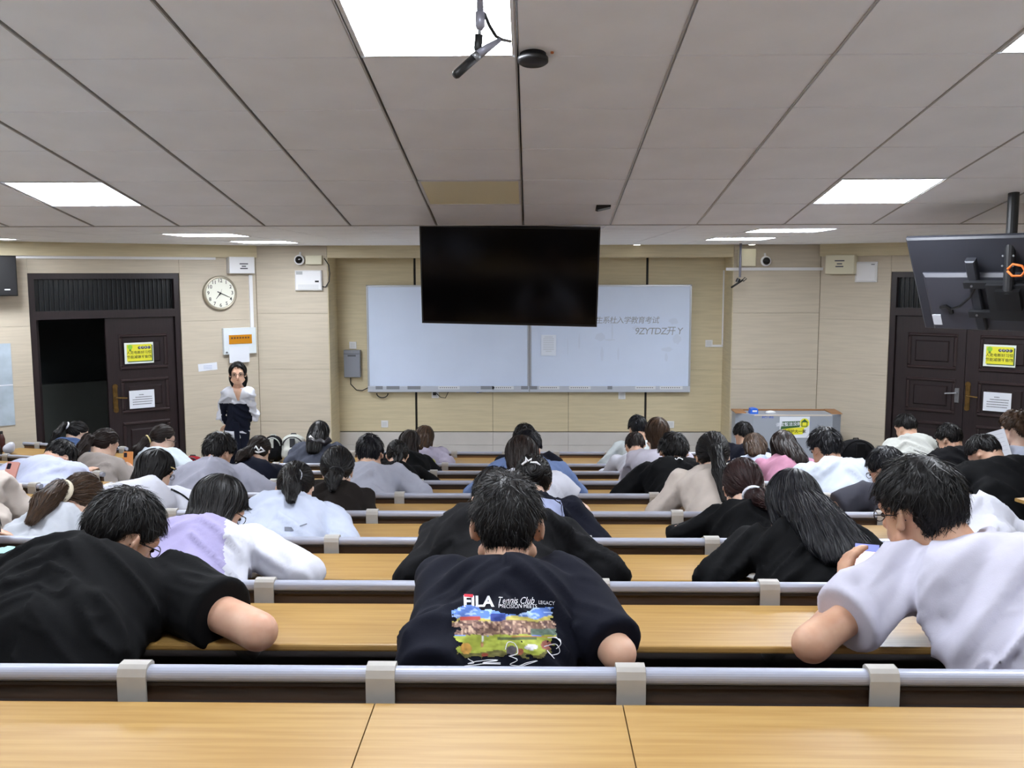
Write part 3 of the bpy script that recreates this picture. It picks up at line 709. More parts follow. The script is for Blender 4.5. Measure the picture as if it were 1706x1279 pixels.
x, z = lq(1317, 706.5); t_ = put_text('sign_text', '课堂整洁没树文', .046, M_PAPER, ssh, x, -.009, z, bold=.0006); t_.rotation_euler = (math.pi/2, math.radians(-3), 0)
x, z = lq(1320, 718.5); put_text('sign_text', '环境保护大一家', .042, mat('sign_ink', (70, 74, 22), .7), ssh, x, -.0085, z, bold=.0006)
x, z = lq(1279, 695); put_text('blue_lettering', '多媒体讲台', .026, mat('blue_print', (70, 96, 190), .6), lec, x, -.001, z, bold=.0006)
x, _ = lq(1259, 689)
r = empty('tissue_pack', (lec.location[0]+x, LY+.12, ztop+.001), 0, 'blue tissue pack lying on the lectern', 'tissue pack')
MB().prism([(-.045, 0), (.045, 0), (.040, .055), (.0, .062), (-.035, .055)], 'y', -.05, .05).build('pack', mat('tissue_blue', (40, 104, 214), .4), r)
MB().box(-.02, .03, -.052, -.05, .02, .04).build('pack_print', M_PAPER, r)
x, _ = lq(1289, 689)
r = empty('computer_mouse', (lec.location[0]+x, LY+.14, ztop+.001), 0, 'white mouse shaped object on the lectern top', 'mouse')
mb = MB(); mb.lathe([(.06, 0), (.058, .012), (.04, .024), (.012, .028)], 18); o = mb.build('shell', M_WHITE, r, True); o.scale = (1, .7, 1)

# ---------------------------------------------------------------- televisions
M_SCREEN = mat('tv_screen', (4, 4, 6), .14, spec=.25); M_TVB = mat('tv_bezel', (16, 16, 18), .35); M_TVBACK = mat('tv_back', (50, 52, 60), .5, noise=.1, scale=3); M_MOUNT = mat('mount_black', (30, 31, 34), .45)
def mount_pole(root, x, y, z0, z1, r_=.03):
    MB().tube([(x, y, z0), (x, y, z1)], r_, 14).build('ceiling_pole', M_MOUNT, root)
    MB().box(x-.07, x+.07, y-.07, y+.07, z1-.012, z1).build('ceiling_plate', M_MOUNT, root)
TW, TH = 1.262, .715
tv = empty('television', label='black flat television hanging from the ceiling in front of the whiteboards', cat='television')
Pc = (at_y(701, 374, 6.83)+at_y(1003, 383, 6.83)+at_y(990, 545, 6.83)+at_y(700, 540, 6.83))/4
tv.matrix_world = Matrix.Translation(Pc) @ Matrix.Rotation(math.radians(-2.5), 4, 'Z') @ Matrix.Rotation(math.radians(14), 4, 'X') @ Matrix.Rotation(math.radians(1.3), 4, 'Y')
MB().bbox(-TW/2, TW/2, 0, .05, -TH/2, TH/2, .006).build('bezel', M_TVB, tv)
MB().box(-TW/2+.012, TW/2-.012, -.001, .003, -TH/2+.02, TH/2-.012).build('screen', M_SCREEN, tv)
MB().box(-.3, .3, .05, .09, -.2, .2).build('rear_housing', M_TVB, tv)
MB().box(-.05, .02, .06, .10, .25, TH/2+.035).build('mount_arm', M_MOUNT, tv)
tv2 = empty('television', label='television seen from behind on a ceiling pole at the right edge', cat='television')
tv2.matrix_world = Matrix.Translation((2.98, 5.99, 2.525)) @ Matrix.Rotation(math.radians(-43.5), 4, 'Z')
tilt = Matrix.Rotation(math.radians(33), 4, 'X')
def tvp(mb, name, m, par=None):
    o = mb.build(name, m, par or tv2)
    if par is None: o.matrix_local = tilt
    return o
back = tvp(MB().bbox(-.615, .615, .0, .035, -.352, .352, .012), 'rear_shell', M_TVBACK)
tvp(MB().bbox(-.545, .545, -.03, .004, -.34, .10, .02), 'rear_bulge', mat('tv_back_lower', (66, 67, 76), .45))
tvp(MB().box(-.61, .61, .035, .042, -.347, .347), 'screen', M_SCREEN)
tvp(MB().box(-.53, -.475, -.034, -.030, -.29, -.21), 'rating_label', M_PAPER)
for xx in (-.22, .22): tvp(MB().bbox(xx-.03, xx+.03, -.07, -.02, -.30, .22, .008), 'vertical_rail', mat('rail_grey', (60, 62, 68), .4, metal=.4))
for zz in (-.16, .06): tvp(MB().box(-.27, .27, -.095, -.065, zz-.022, zz+.022), 'cross_rail', M_MOUNT)
tvp(MB().box(-.13, .13, -.12, -.09, -.18, .08), 'mount_plate', M_MOUNT)
tvp(MB().box(-.07, .07, -.16, -.12, -.08, .06), 'mount_joint', M_TVB)
for xx in (-.22, -.12, .12, .22):
    for zz in (-.16, .06): tvp(MB().lathe([(.007, -.095), (.007, -.103)], 8, axis='y', c=(xx, 0, zz)), 'bolt', M_STEEL)
tvp(MB().tube([(-.40, -.04, -.16), (-.33, -.06, -.12), (-.25, -.07, -.04), (-.2, -.07, .05)], .008, 6), 'power_lead', M_BLACK)
tvp(MB().tube([(-.46, -.035, -.15), (-.42, -.05, -.13), (-.40, -.04, -.16), (-.40, -.04, -.19)], .014, 6), 'lead_clip', M_BLACK)
MB().tube([(0, -.13, -.05), (0, -.13, rake_z(5.9)-2.525+.02)], .032, 14).build('ceiling_pole', M_MOUNT, tv2)
for zz in (.18, .12):
    for xx in (-.03, .03): MB().lathe([(.006, -.165), (.006, -.172)], 8, axis='y', c=(xx, 0, zz)).build('bolt', M_STEEL, tv2)
MB().tube([(.0, -.165, .10), (.03, -.17, .13), (.08, -.17, .12), (.1, -.17, .09), (.08, -.17, .06), (.03, -.17, .06), (.0, -.165, .09)], .008, 6).build('orange_tie', mat('tie_orange', (230, 120, 50), .5), tv2, True)

# ---------------------------------------------------------------- things on the ceiling
mic = empty('hanging_microphone', label='black microphone on a hanging rod below the nearest ceiling light', cat='microphone')
MY = 2.55
def mp(px, py, Y=MY): return at_y(px, py, Y)
top = mp(800, -150); top[2] = rake_z(MY)
P = mp(800, 20)
MB().tube([(P[0], MY, rake_z(MY)+.01), (P[0], MY, P[2])], .0085, 12).build('rod', mat('rod_grey', (150, 150, 164), .4, metal=.4), mic, True)
q1, q2 = mp(800, 20), mp(799, 50)
MB().tube([q1, mp(800, 44), q2], [.0125, .0125, .007], 12).build('clamp', mat('rod_grey', (150, 150, 164)), mic, True)
MB().tube([mp(799, 48), mp(799, 60)], .0045, 8).build('stem', M_STEEL, mic)
MB().tube([mp(798, 58), mp(796, 80), mp(800, 90)], .0105, 12).build('swivel', M_BLACK, mic, True)
MB().tube([mp(832, 67, MY+.03), mp(812, 80, MY), mp(796, 92, MY-.01)], [.006, .0105, .012], 12).build('mic_tail', mat('rod_grey', (150, 150, 164)), mic, True)
MB().tube([mp(796, 92, MY-.01), mp(788, 98, MY-.015)], .0125, 12).build('mic_ring', M_STEEL, mic, True)
MB().tube([mp(789, 98, MY-.015), mp(760, 124, MY-.04), mp(757, 127, MY-.042)], [.0115, .0115, .008], 12).build('mic_body', M_BLACK, mic, True)
cb = [mp(807, 22), mp(815, 42, MY+.02), mp(826, 60, MY+.05), mp(836, 66, MY+.1), mp(850, 69, MY+.3)]
MB().tube(cb, .0045, 8).build('mic_cable', M_BLACK, mic, True)
d_ = ray(888, 90); t_ = (PERP)/(d_[1]*math.sin(SL)+d_[2]*math.cos(SL)); Pd = EYE+d_*t_
r = empty('ceiling_sensor', label='black round puck on the ceiling beside the microphone', cat='sensor'); r.matrix_world = Matrix.Translation(Pd) @ rake_frame(0, 0).to_3x3().to_4x4()
MB().lathe([(.05, 0), (.05, -.014), (.058, -.016), (.058, -.03), (.05, -.036)], 32).build('shell', M_BLACK, r, True)
MB().lathe([(.006, 0), (.006, -.006)], 8, c=(.072, -.02, 0)).build('indicator', mat('led_orange', (200, 110, 60), .5), r)
d_ = ray(1004, 343); t_ = (PERP)/(d_[1]*math.sin(SL)+d_[2]*math.cos(SL)); Pd = EYE+d_*t_
r = empty('ceiling_sensor', label='small black bracket on the ceiling right of the television', cat='sensor'); r.matrix_world = Matrix.Translation(Pd) @ rake_frame(0, 0).to_3x3().to_4x4()
MB().prism([(-.04, 0), (.05, 0), (.05, -.012), (-.03, -.03), (-.045, -.025)], 'y', -.03, .03).build('shell', M_BLACK, r)
# small rod with a dark arm near the right pier
Y_ = 10.9
a = at_y(1234, 408, Y_); b = at_y(1234, 462, Y_)
r = empty('hanging_microphone', label='thin hanging rod with a dark microphone left of the lectern camera', cat='microphone')
MB().tube([(a[0], Y_, CZ+.005), (a[0], Y_, b[2])], .014, 10).build('rod', mat('rod_grey', (150, 150, 164)), r, True)
MB().tube([at_y(1231, 464, Y_), at_y(1228, 470, Y_)], .022, 10).build('swivel', M_BLACK, r)
MB().tube([at_y(1238, 466, Y_), at_y(1218, 479, Y_)], .011, 10).build('mic_body', M_BLACK, r, True)
MB().tube([at_y(1236, 467, Y_), at_y(1241, 462, Y_), at_y(1244, 464, Y_), at_y(1238, 469, Y_)], .005, 6).build('mic_cable', M_BLACK, r, True)
# ================================================================ people: smooth distance fields meshed in numpy
f32 = np.float32
_T = np.random.RandomState(7).rand(32, 32, 32).astype(f32)
def vnoise(P):
    i = np.floor(P).astype(np.int32); f = (P-i).astype(f32); f = f*f*(3-2*f); i &= 31; j = (i+1) & 31
    x0, y0, z0 = i.T; x1, y1, z1 = j.T; fx, fy, fz = f.T
    a = _T[x0, y0, z0]*(1-fx)+_T[x1, y0, z0]*fx; b = _T[x0, y1, z0]*(1-fx)+_T[x1, y1, z0]*fx
    c = _T[x0, y0, z1]*(1-fx)+_T[x1, y0, z1]*fx; d = _T[x0, y1, z1]*(1-fx)+_T[x1, y1, z1]*fx
    a = a*(1-fy)+b*fy; c = c*(1-fy)+d*fy
    return (a*(1-fz)+c*fz)*2-1
A3 = lambda *p: np.array(p, dtype=f32)
def nrm(v): v = np.asarray(v, float); return v/(np.linalg.norm(v)+1e-9)
# primitives: closures P(N,3)->d(N)
def seg(A, B, ra, rb):
    A = np.asarray(A, f32); ab = np.asarray(B, f32)-A; L2 = float(ab@ab)+1e-9
    def fn(P):
        q = P-A; t = np.clip((q@ab)/L2, 0, 1); q = q-t[:, None]*ab
        return np.sqrt(np.einsum('ij,ij->i', q, q))-(ra+(rb-ra)*t)
    return fn
def eseg(A, B, S, r0, r1):
    """tapered segment with elliptic section; S = side direction, radii (side, depth) at both ends"""
    A = np.asarray(A, f32); ab = np.asarray(B, f32)-A; L2 = float(ab@ab)+1e-9; S = np.asarray(nrm(S), f32)
    def fn(P):
        q = P-A; t = np.clip((q@ab)/L2, 0, 1); q = q-t[:, None]*ab
        qs = q@S; q2 = np.maximum(np.einsum('ij,ij->i', q, q)-qs*qs, 0)
        rs = r0[0]+(r1[0]-r0[0])*t; rf = r0[1]+(r1[1]-r0[1])*t
        k0 = np.sqrt((qs/rs)**2+q2/rf**2); k1 = np.sqrt((qs/rs**2)**2+q2/rf**4)+1e-6
        return k0*(k0-1)/k1
    return fn
def ell(C, ax, r):
    C = np.asarray(C, f32); M = np.asarray(ax, f32); r = np.asarray(r, f32)
    def fn(P):
        q = (P-C)@M.T; k0 = np.sqrt(((q/r)**2).sum(1)); k1 = np.sqrt(((q/r**2)**2).sum(1))+1e-6
        return k0*(k0-1)/k1
    return fn
def torus(C, ax, R, r, sx=1.0):
    """ring about ax[2]"""
    C = np.asarray(C, f32); M = np.asarray(ax, f32)
    def fn(P):
        q = (P-C)@M.T; a = np.sqrt((q[:, 0]/sx)**2+q[:, 1]**2)-R
        return np.sqrt(a*a+q[:, 2]**2)-r
    return fn
def cut(fn, P0, n):
    """keep the side where (p-P0).n < 0"""
    P0 = np.asarray(P0, f32); n = np.asarray(nrm(n), f32)
    return lambda P: smax(fn(P), (P-P0)@n, .016)
def smax(a, b, k):
    h = np.maximum(k-np.abs(a-b), 0)/k
    return np.maximum(a, b)+h*h*k*0.25
def smin(a, b, k):
    h = np.maximum(k-np.abs(a-b), 0)/k
    return np.minimum(a, b)-h*h*k*0.25
def union(fns, k):
    def fn(P):
        d = fns[0](P)
        for g in fns[1:]: d = smin(d, g(P), k)
        return d
    return fn
_CORN = np.array([(0, 0, 0), (1, 0, 0), (0, 1, 0), (1, 1, 0), (0, 0, 1), (1, 0, 1), (0, 1, 1), (1, 1, 1)])
_EDG = [(0, 1), (2, 3), (4, 5), (6, 7), (0, 2), (1, 3), (4, 6), (5, 7), (0, 4), (1, 5), (2, 6), (3, 7)]
def mesh_field(fn, lo, hi, cell):
    lo = np.asarray(lo, float); B = 8
    nb = np.ceil((np.asarray(hi)-lo)/(cell*B)).astype(int)+1; n = nb*B
    bi = np.stack(np.meshgrid(*[np.arange(k) for k in nb], indexing='ij'), -1).reshape(-1, 3)
    ctr = (lo+(bi*B+B/2-.5)*cell).astype(f32); dc = fn(ctr)
    act = np.abs(dc) < B*cell*0.87*1.35
    F = np.repeat(np.repeat(np.repeat(np.where(dc < 0, -1, 1).astype(f32).reshape(nb), B, 0), B, 1), B, 2)
    ab = bi[act]; off = np.stack(np.meshgrid(*[np.arange(B)]*3, indexing='ij'), -1).reshape(-1, 3)
    idx = (ab[:, None, :]*B+off[None]).reshape(-1, 3)
    F[idx[:, 0], idx[:, 1], idx[:, 2]] = fn((lo+idx*cell).astype(f32))
    ins = F < 0
    s = np.zeros(tuple(n-1), np.int8)
    for c in _CORN: s += ins[c[0]:n[0]-1+c[0], c[1]:n[1]-1+c[1], c[2]:n[2]-1+c[2]]
    ci = np.argwhere((s > 0) & (s < 8))
    vals = np.stack([F[ci[:, 0]+c[0], ci[:, 1]+c[1], ci[:, 2]+c[2]] for c in _CORN], 1)
    pos = np.zeros((len(ci), 3)); cnt = np.zeros(len(ci))
    for a, b in _EDG:
        va, vb = vals[:, a], vals[:, b]; m = (va < 0) != (vb < 0)
        t = np.where(m, va/np.where(m, va-vb, 1), 0)
        pos += m[:, None]*(_CORN[a]+t[:, None]*(_CORN[b]-_CORN[a])); cnt += m
    V = lo+(ci+pos/cnt[:, None])*cell
    imap = -np.ones(tuple(n-1), np.int64); imap[ci[:, 0], ci[:, 1], ci[:, 2]] = np.arange(len(ci))
    quads = []
    for ax in range(3):
        u, v = (ax+1) % 3, (ax+2) % 3
        sl0 = [slice(None)]*3; sl1 = [slice(None)]*3; sl0[ax] = slice(0, n[ax]-1); sl1[ax] = slice(1, n[ax])
        for d in (u, v): sl0[d] = slice(1, n[d]-1); sl1[d] = slice(1, n[d]-1)
        a, b = ins[tuple(sl0)], ins[tuple(sl1)]
        for flip, m in ((False, a & ~b), (True, ~a & b)):
            e = np.argwhere(m); e[:, u] += 1; e[:, v] += 1
            qd = []
            for du, dv in ((-1, -1), (0, -1), (0, 0), (-1, 0)):
                c = e.copy(); c[:, u] += du; c[:, v] += dv; qd.append(imap[c[:, 0], c[:, 1], c[:, 2]])
            qd = np.stack(qd, 1); quads.append(qd[:, ::-1] if flip else qd)
    Q = np.concatenate(quads); Q = Q[(Q >= 0).all(1)]
    return V.astype(f32), Q
def grad(fn, P, h=0.003):
    d0 = fn(P); g = np.stack([fn(P+A3(h, 0, 0))-d0, fn(P+A3(0, h, 0))-d0, fn(P+A3(0, 0, h))-d0], 1)
    return d0, g/(np.linalg.norm(g, axis=1)[:, None]+1e-9)
def np_mesh(name, V, Q, mats, mi=None, smooth=True):
    me = bpy.data.meshes.new(name); n = len(Q); k = Q.shape[1]
    me.vertices.add(len(V)); me.vertices.foreach_set('co', np.ascontiguousarray(V, f32).ravel())
    me.loops.add(n*k); me.loops.foreach_set('vertex_index', Q.astype(np.int32).ravel())
    me.polygons.add(n); me.polygons.foreach_set('loop_start', np.arange(0, n*k, k, dtype=np.int32)); me.polygons.foreach_set('loop_total', np.full(n, k, np.int32))
    for m in (mats if isinstance(mats, (list, tuple)) else [mats]): me.materials.append(m)
    if mi is not None: me.polygons.foreach_set('material_index', mi.astype(np.int32))
    if smooth: me.polygons.foreach_set('use_smooth', np.ones(n, bool))
    me.update(calc_edges=True); me.validate(); return me

# ---------------------------------------------------------------- cloth / hair / skin materials
def cloth(name, rgb, rough=.9, sheen=0.0):
    rgb = tuple(x*(.95 if sum(rgb) > 600 else .88 if sum(rgb) > 200 else .62) for x in rgb)
    return mat('cloth_'+name, rgb, rough, noise=.10, scale=9, bump=.10, bscale=320, sheen=sheen, spec=.2)
def hairmat(name, rgb, rgb2, rough=.46):
    return mat('hair_'+name, rgb, rough, island=1.0, rgb2=rgb2, spec=.30)
H_BLACK = hairmat('black', (8, 7, 8), (22, 19, 19)); H_BLUEBLACK = hairmat('blueblack', (8, 8, 11), (24, 24, 31))
H_BROWN = hairmat('brown', (42, 29, 20), (82, 60, 42)); H_DKBROWN = hairmat('dark_brown', (20, 14, 12), (44, 31, 26)); H_AUBURN = hairmat('auburn', (28, 15, 16), (58, 34, 32))
M_SKIN = mat('skin_a', (220, 180, 154), .5, noise=.12, scale=14, rgb2=(208, 160, 134)); M_SKIN2 = mat('skin_b', (230, 198, 176), .5, noise=.1, scale=14, rgb2=(222, 182, 160)); M_SKIN3 = mat('skin_c', (204, 162, 134), .5, noise=.12, scale=14, rgb2=(192, 144, 116))
for m_ in (M_SKIN, M_SKIN2, M_SKIN3):
    b_ = m_.node_tree.nodes['Principled BSDF']; b_.inputs['Subsurface Weight'].default_value = .12; b_.inputs['Subsurface Radius'].default_value = (.012, .005, .003); b_.inputs['Subsurface Scale'].default_value = .6
M_TROUSER = cloth('trousers', (38, 40, 50)); M_SHOE = mat('shoe', (210, 208, 204), .6)

def axes_from(yaw, pitch, roll, base_yaw):
    """right, forward, up of a head: yaw + turns right, pitch + nods down, roll + tips to the right"""
    a = base_yaw-math.radians(yaw); p = math.radians(pitch)
    f0 = np.array([-math.sin(a), math.cos(a), 0]); r = np.array([math.cos(a), math.sin(a), 0]); u0 = np.array([0, 0, 1.0])
    f = f0*math.cos(p)-u0*math.sin(p); u = u0*math.cos(p)+f0*math.sin(p)
    ro = math.radians(roll); r2 = r*math.cos(ro)-u*math.sin(ro); u2 = u*math.cos(ro)+r*math.sin(ro)
    return r2, f, u2

def finger_prims(W, hd, hp, hs, s, curl=35, spread=1.0, thumb_side=1, thumb_dir=None):
    """palm and five fingers. W wrist, hd pointing direction, hp palm normal (towards what is held), hs side (towards the thumb)"""
    out = []; palm = W+hd*.055*s
    out.append(eseg(W+hd*.01*s, W+hd*.075*s, hs, (.026*s, .016*s), (.038*s, .0135*s)))
    for i, (off, L) in enumerate(((.030, .072), (.010, .080), (-.010, .075), (-.029, .058))):
        b = W+hd*.085*s+hs*off*s; d = hd; c = math.radians(curl*(1+.08*i))
        for q_, fr in enumerate((.45, .32, .23)):
            d = nrm(d*math.cos(c)+hp*math.sin(c)) if q_ or curl > 5 else d
            e = b+d*L*fr*s; out.append(seg(b, e, (.0092-.0008*q_)*s, (.0085-.0008*q_)*s)); b = e
            hpp = nrm(hp-d*(hp@d)); hp_ = hpp
            c = math.radians(curl)
        # palm normal stays constant so the finger closes round it
    td = nrm(hs*.8+hd*.55+hp*.25) if thumb_dir is None else nrm(thumb_dir)
    b = W+hd*.025*s+hs*.024*s; e = b+td*.042*s; out.append(seg(b, e, .0125*s, .0105*s))
    e2 = e+nrm(td*.6+hd*.5+hp*.35)*.032*s; out.append(seg(e, e2, .0100*s, .0085*s))
    return out

PEOPLE_LOG = []
def person(label, row=None, head=(0, 0), pitch=40, yaw=0, roll=0, size=1.0, L0=.50, wide=1.0, face=0.0, seat=None, hx=0.0, elL=None, elR=None, wrL=None, wrR=None,
           top='tee', shirt=None, shirt2=None, hair='short', hmat=None, skin=None, hairkw=None, sleeve=.55, cell=None, glasses=False, loose=.016, nstr=None, trousers=None,
           hood=False, collar=None, fwmax=.62, extra=None, pelvis_dy=.0, pz=.535, neckL=.085, shdrop=.040, nshift=0.0, elspread=.28, folds=.0085, headscale=1.0, standing=False, crease=None, log=True):
    """one person. row: index of the rail behind them, or seat=(x,y,rz,floor,desk z). head=(centre px, top px) of the hair in the photograph."""
    hairkw = dict(hairkw or {}); s = size
    rs = np.random.RandomState(zlib.crc32(label.encode()) & 0x7fffffff)
    if seat is None:
        by_ang = math.radians(-face); fl_z = FLOORZ[row]; seatY = RAILY[row]+.23+pelvis_dy; deskz = RAILZ[row+1]+DESK_DZ if row < 8 else .8
    else:
        seatY = seat[1]+pelvis_dy; by_ang = seat[2]+math.radians(-face); fl_z = seat[3]; deskz = seat[4]
    bx = np.array([math.cos(by_ang), math.sin(by_ang), 0]); by = np.array([-math.sin(by_ang), math.cos(by_ang), 0]); bz = np.array([0, 0, 1.0])
    hr, hf, hu = axes_from(yaw, pitch, roll, by_ang)
    hs_ = s*headscale
    capr = np.array([.0875, .1105, .106])*hs_
    sup = math.sqrt(((capr*np.array([hr@CU, hf@CU, hu@CU]))**2).sum())
    base_pelvis = np.array([0, seatY, fl_z+pz])
    best = None
    for fw in np.linspace(-.12, fwmax, 75):
        Yh = seatY+fw*by[1]
        P0 = at_y(head[0], head[1], Yh)                  # top of hair
        zc = (P0-EYE)@CF
        H = P0-CU*sup                                     # centre of skull
        hb = H-hu*.075*hs_-hf*.022*hs_
        if seat is None: pel = np.array([H[0]+hx, seatY, base_pelvis[2]])
        else: pel = np.array([seat[0]+hx, seatY, base_pelvis[2]])
        sp = nrm(hb-pel)
        for _ in range(3):
            N = hb-nrm(hu*.45+sp*.55)*neckL*s; sp = nrm(N-pel)
        L = np.linalg.norm(N-pel); e = abs(L-L0*s)+.03*max(0, -fw)
        if best is None or e < best[0]: best = (e, fw, H, hb, N, pel, L)
    e, fw, H, hb, N, pel, L = best
    if log: PEOPLE_LOG.append((label[:44], row, round(fw, 2), round(L, 3), [round(float(v), 2) for v in H]))
    if cell is None: cell = float(np.clip(H[1]*.0034, .0085, .019))
    N = N+bx*nshift
    spd = nrm(N-pel)
    backdir = nrm(np.cross(bx, spd)); backdir = backdir if backdir@by < 0 else -backdir
    Mid = pel*.52+N*.48+backdir*(.045+.05*max(0, fw))*s
    Ch = Mid*.36+N*.64+backdir*.030*s
    upc = nrm(N-Ch*.6-Mid*.4)
    sw = .165*s*wide
    shd = N-upc*shdrop*s+by*.015
    ShL, ShR = shd-bx*sw, shd+bx*sw
    def elbow(px, sgn):
        if px is None: E = shd+bx*sgn*elspread*s*max(1, wide*.97)+by*.19*s; E[2] = deskz+.045
        elif len(px) == 3: E = at_y(px[0], px[1], px[2])
        else: E = at_z(px[0], px[1], deskz+.045)
        Sh = ShL if sgn < 0 else ShR; v = E-Sh; l = np.linalg.norm(v); mx = .345*s
        if l > mx: E = Sh+v/l*mx
        if l < .20*s: E = Sh+v/l*.20*s
        return E
    EL, ER = elbow(elL, -1), elbow(elR, 1)
    def wrist(E, sgn, given):
        if given is not None: return at_y(*given) if len(given) == 3 else at_z(given[0], given[1], deskz+.03)
        tgt = shd+by*.36*s+bx*sgn*.03; tgt[2] = deskz+.035; v = tgt-E; return E+nrm(v)*min(.245*s, np.linalg.norm(v))
    WL_, WR_ = wrist(EL, -1, wrL), wrist(ER, 1, wrR)
    W = wide
    # ---- trunk and limbs
    def trunk(i):
        return [eseg(pel-bz*.03, Mid, bx, (.165*s*W+i, .118*s*W+i), (.150*s*W+i, .108*s*W+i)), eseg(Mid, Ch, bx, (.150*s*W+i, .108*s*W+i), (.165*s*W+i, .105*s*W+i)),
                eseg(Ch, N-upc*.050*s+by*.01, bx, (.165*s*W+i, .105*s+i), (.100*s*W+i, .060*s+i)),
                seg(N-upc*.045*s, ShL*.85+shd*.15, .047*s+i, .054*s+i), seg(N-upc*.045*s, ShR*.85+shd*.15, .047*s+i, .054*s+i)]
    def upper(Sh, E, i, t=1.0): return seg(Sh, Sh+(E-Sh)*t, .052*s*(.5+.5*W)+i, (.052-.014*t)*s*(.5+.5*W)+i)
    def fore(E, Wr, i, t=1.0): return seg(E, E+(Wr-E)*t, .039*s+i, (.039-.013*t)*s+i)
    arms = [upper(ShL, EL, -.004), upper(ShR, ER, -.004), fore(EL, WL_, -.001), fore(ER, WR_, -.001)]
    # ---- legs
    hipL, hipR = pel-bx*.085*s-bz*.02, pel+bx*.085*s-bz*.02
    if standing:
        kL, kR = hipL*1.0, hipR*1.0; kL = kL+by*.02; kR = kR+by*.02; kL[2] = kR[2] = fl_z+.47*s; aL = kL-by*.03; aR = kR-by*.03; aL[2] = aR[2] = fl_z+.085
    else:
        kL, kR = hipL+by*.41*s-bx*.04, hipR+by*.41*s+bx*.04; kL[2] = kR[2] = fl_z+.50; aL, aR = kL-by*.03, kR-by*.03; aL[2] = aR[2] = fl_z+.085
    legs = [seg(hipL, kL, .082*s*W, .058*s), seg(hipR, kR, .082*s*W, .058*s), seg(kL, aL, .058*s, .042*s), seg(kR, aR, .058*s, .042*s), eseg(pel-bz*.04, pel+bz*.06, bx, (.17*s*W, .125*s*W), (.155*s*W, .115*s*W))]
    feet = [eseg(a-by*.04-bz*.045, a+by*.14-bz*.055, bx, (.038, .034), (.042, .026)) for a in (aL, aR)]
    # ---- head
    AX = np.stack([hr, hf, hu])
    def hp(x, y, z): return H+(hr*x+hf*y+hu*z)*hs_
    headp = [ell(hp(0, -.008, .012), AX, np.array([.0745, .0955, .088])*hs_), ell(hp(0, .030, -.050), AX, np.array([.056, .064, .068])*hs_), seg(hp(-.012, .064, -.098), hp(.012, .064, -.098), .020*hs_, .020*hs_),
             seg(hp(-.058, .02, -.075), hp(-.03, .055, -.095), .018*hs_, .018*hs_), seg(hp(.058, .02, -.075), hp(.03, .055, -.095), .018*hs_, .018*hs_)]
    nose = seg(hp(0, .093, -.008), hp(0, .109, -.042), .0085*hs_, .0125*hs_)
    lips = seg(hp(-.014, .089, -.068), hp(.014, .089, -.068), .009*hs_, .009*hs_)
    brow = seg(hp(-.034, .078, .012), hp(.034, .078, .012), .014*hs_, .014*hs_)
    ears = []
    for sg in (-1, 1):
        eR = hr*.80*sg+hf*.55; eR = nrm(eR); eF = nrm(hf-eR*(hf@eR)); ears.append(ell(hp(sg*.083, -.010, -.016), np.stack([eR, eF, hu]), np.array([.0075, .019, .032])*hs_))
        ears.append(ell(hp(sg*.076, .006, -.040), AX, np.array([.008, .010, .012])*hs_))
    neck = [seg(N-upc*.05*s, hb+hu*.01, .060*s*(.6+.4*W), .055*s*(.7+.3*W)), seg(N-upc*.02*s+backdir*.01, hp(0, -.055, -.04), .050*s, .048*s)]
    hands = []
    for sg, E, Wr in ((-1, EL, WL_), (1, ER, WR_)):
        if extra and 'hands' in extra and extra['hands'].get(sg): hands += extra['hands'][sg](Wr, E, s); continue
        hd = nrm(Wr-E); hpn = nrm(np.array([0, 0, -1.0])-hd*(-hd[2])); hsd = nrm(np.cross(hpn, hd)); hsd = hsd if hsd@(bx*-sg) > 0 else -hsd
        hands += finger_prims(Wr, hd, hpn, hsd, s, curl=22)
    limb_u = union(trunk(-.008)+arms+neck, .035*s); head_u = union(headp+[nose, lips, brow], .022); ear_u = union(ears, .010); hand_u = union(hands, .008); leg_u = union(legs, .04)
    foot_u = union(feet, .02)
    def body_fn(P):
        d = smin(limb_u(P), head_u(P), .022); d = smin(d, ear_u(P), .008); d = smin(d, hand_u(P), .012); d = smin(d, leg_u(P), .03)
        return smin(d, foot_u(P), .015)
    allp = np.stack([H+.16, H-.16, pel+.2, pel-.2, aL, aR, aL+by*.2, aR+by*.2, EL, ER, WL_+.18, WR_+.18, WL_-.16, WR_-.16, kL, kR, EL-.06, ER+.06, EL+.06, ER-.06, kL+.07, kR+.07, ShL-.09, ShR+.09, ShL+.09, ShR-.09, Mid+.21*W, Mid-.21*W, Ch+.21*W, Ch-.21*W])
    lo, hi = allp.min(0)-.03, allp.max(0)+.03; lo[2] = fl_z-.01
    root = empty('person', (float(pel[0]), float(pel[1]), float(fl_z)), 0, label, 'person', 'students' if not standing else None)
    rl = np.array(root.location, f32)
    V, Q = mesh_field(body_fn, lo, hi, cell)
    ctr = V[Q].mean(1)
    mi = np.zeros(len(Q), np.int32)
    dl = leg_u(ctr); du = np.minimum(limb_u(ctr), hand_u(ctr)); mi[(dl < du+.002)] = 1; mi[(ctr[:, 2] < fl_z+.075) & (foot_u(ctr) < .02)] = 2
    sk = skin or M_SKIN
    body_o = link('body', np_mesh('body', V-rl, Q, [sk, trousers or M_TROUSER, M_SHOE], mi), root)
    K = dict(body=body_o, H=H, N=N, pel=pel, Mid=Mid, Ch=Ch, hp=hp, hr=hr, hf=hf, hu=hu, bx=bx, by=by, bz=bz, backdir=backdir, upc=upc, ShL=ShL, ShR=ShR, EL=EL, ER=ER, WL=WL_, WR=WR_, s=s, hs=hs_, rl=rl, root=root, cell=cell, shd=shd, AX=AX, body_fn=body_fn, limb_u=limb_u, hb=hb, W=W, fl=fl_z, deskz=deskz, rs=rs, seed=rs.randint(1000)/10)
    # ---- shirt
    i = loose
    sl = []
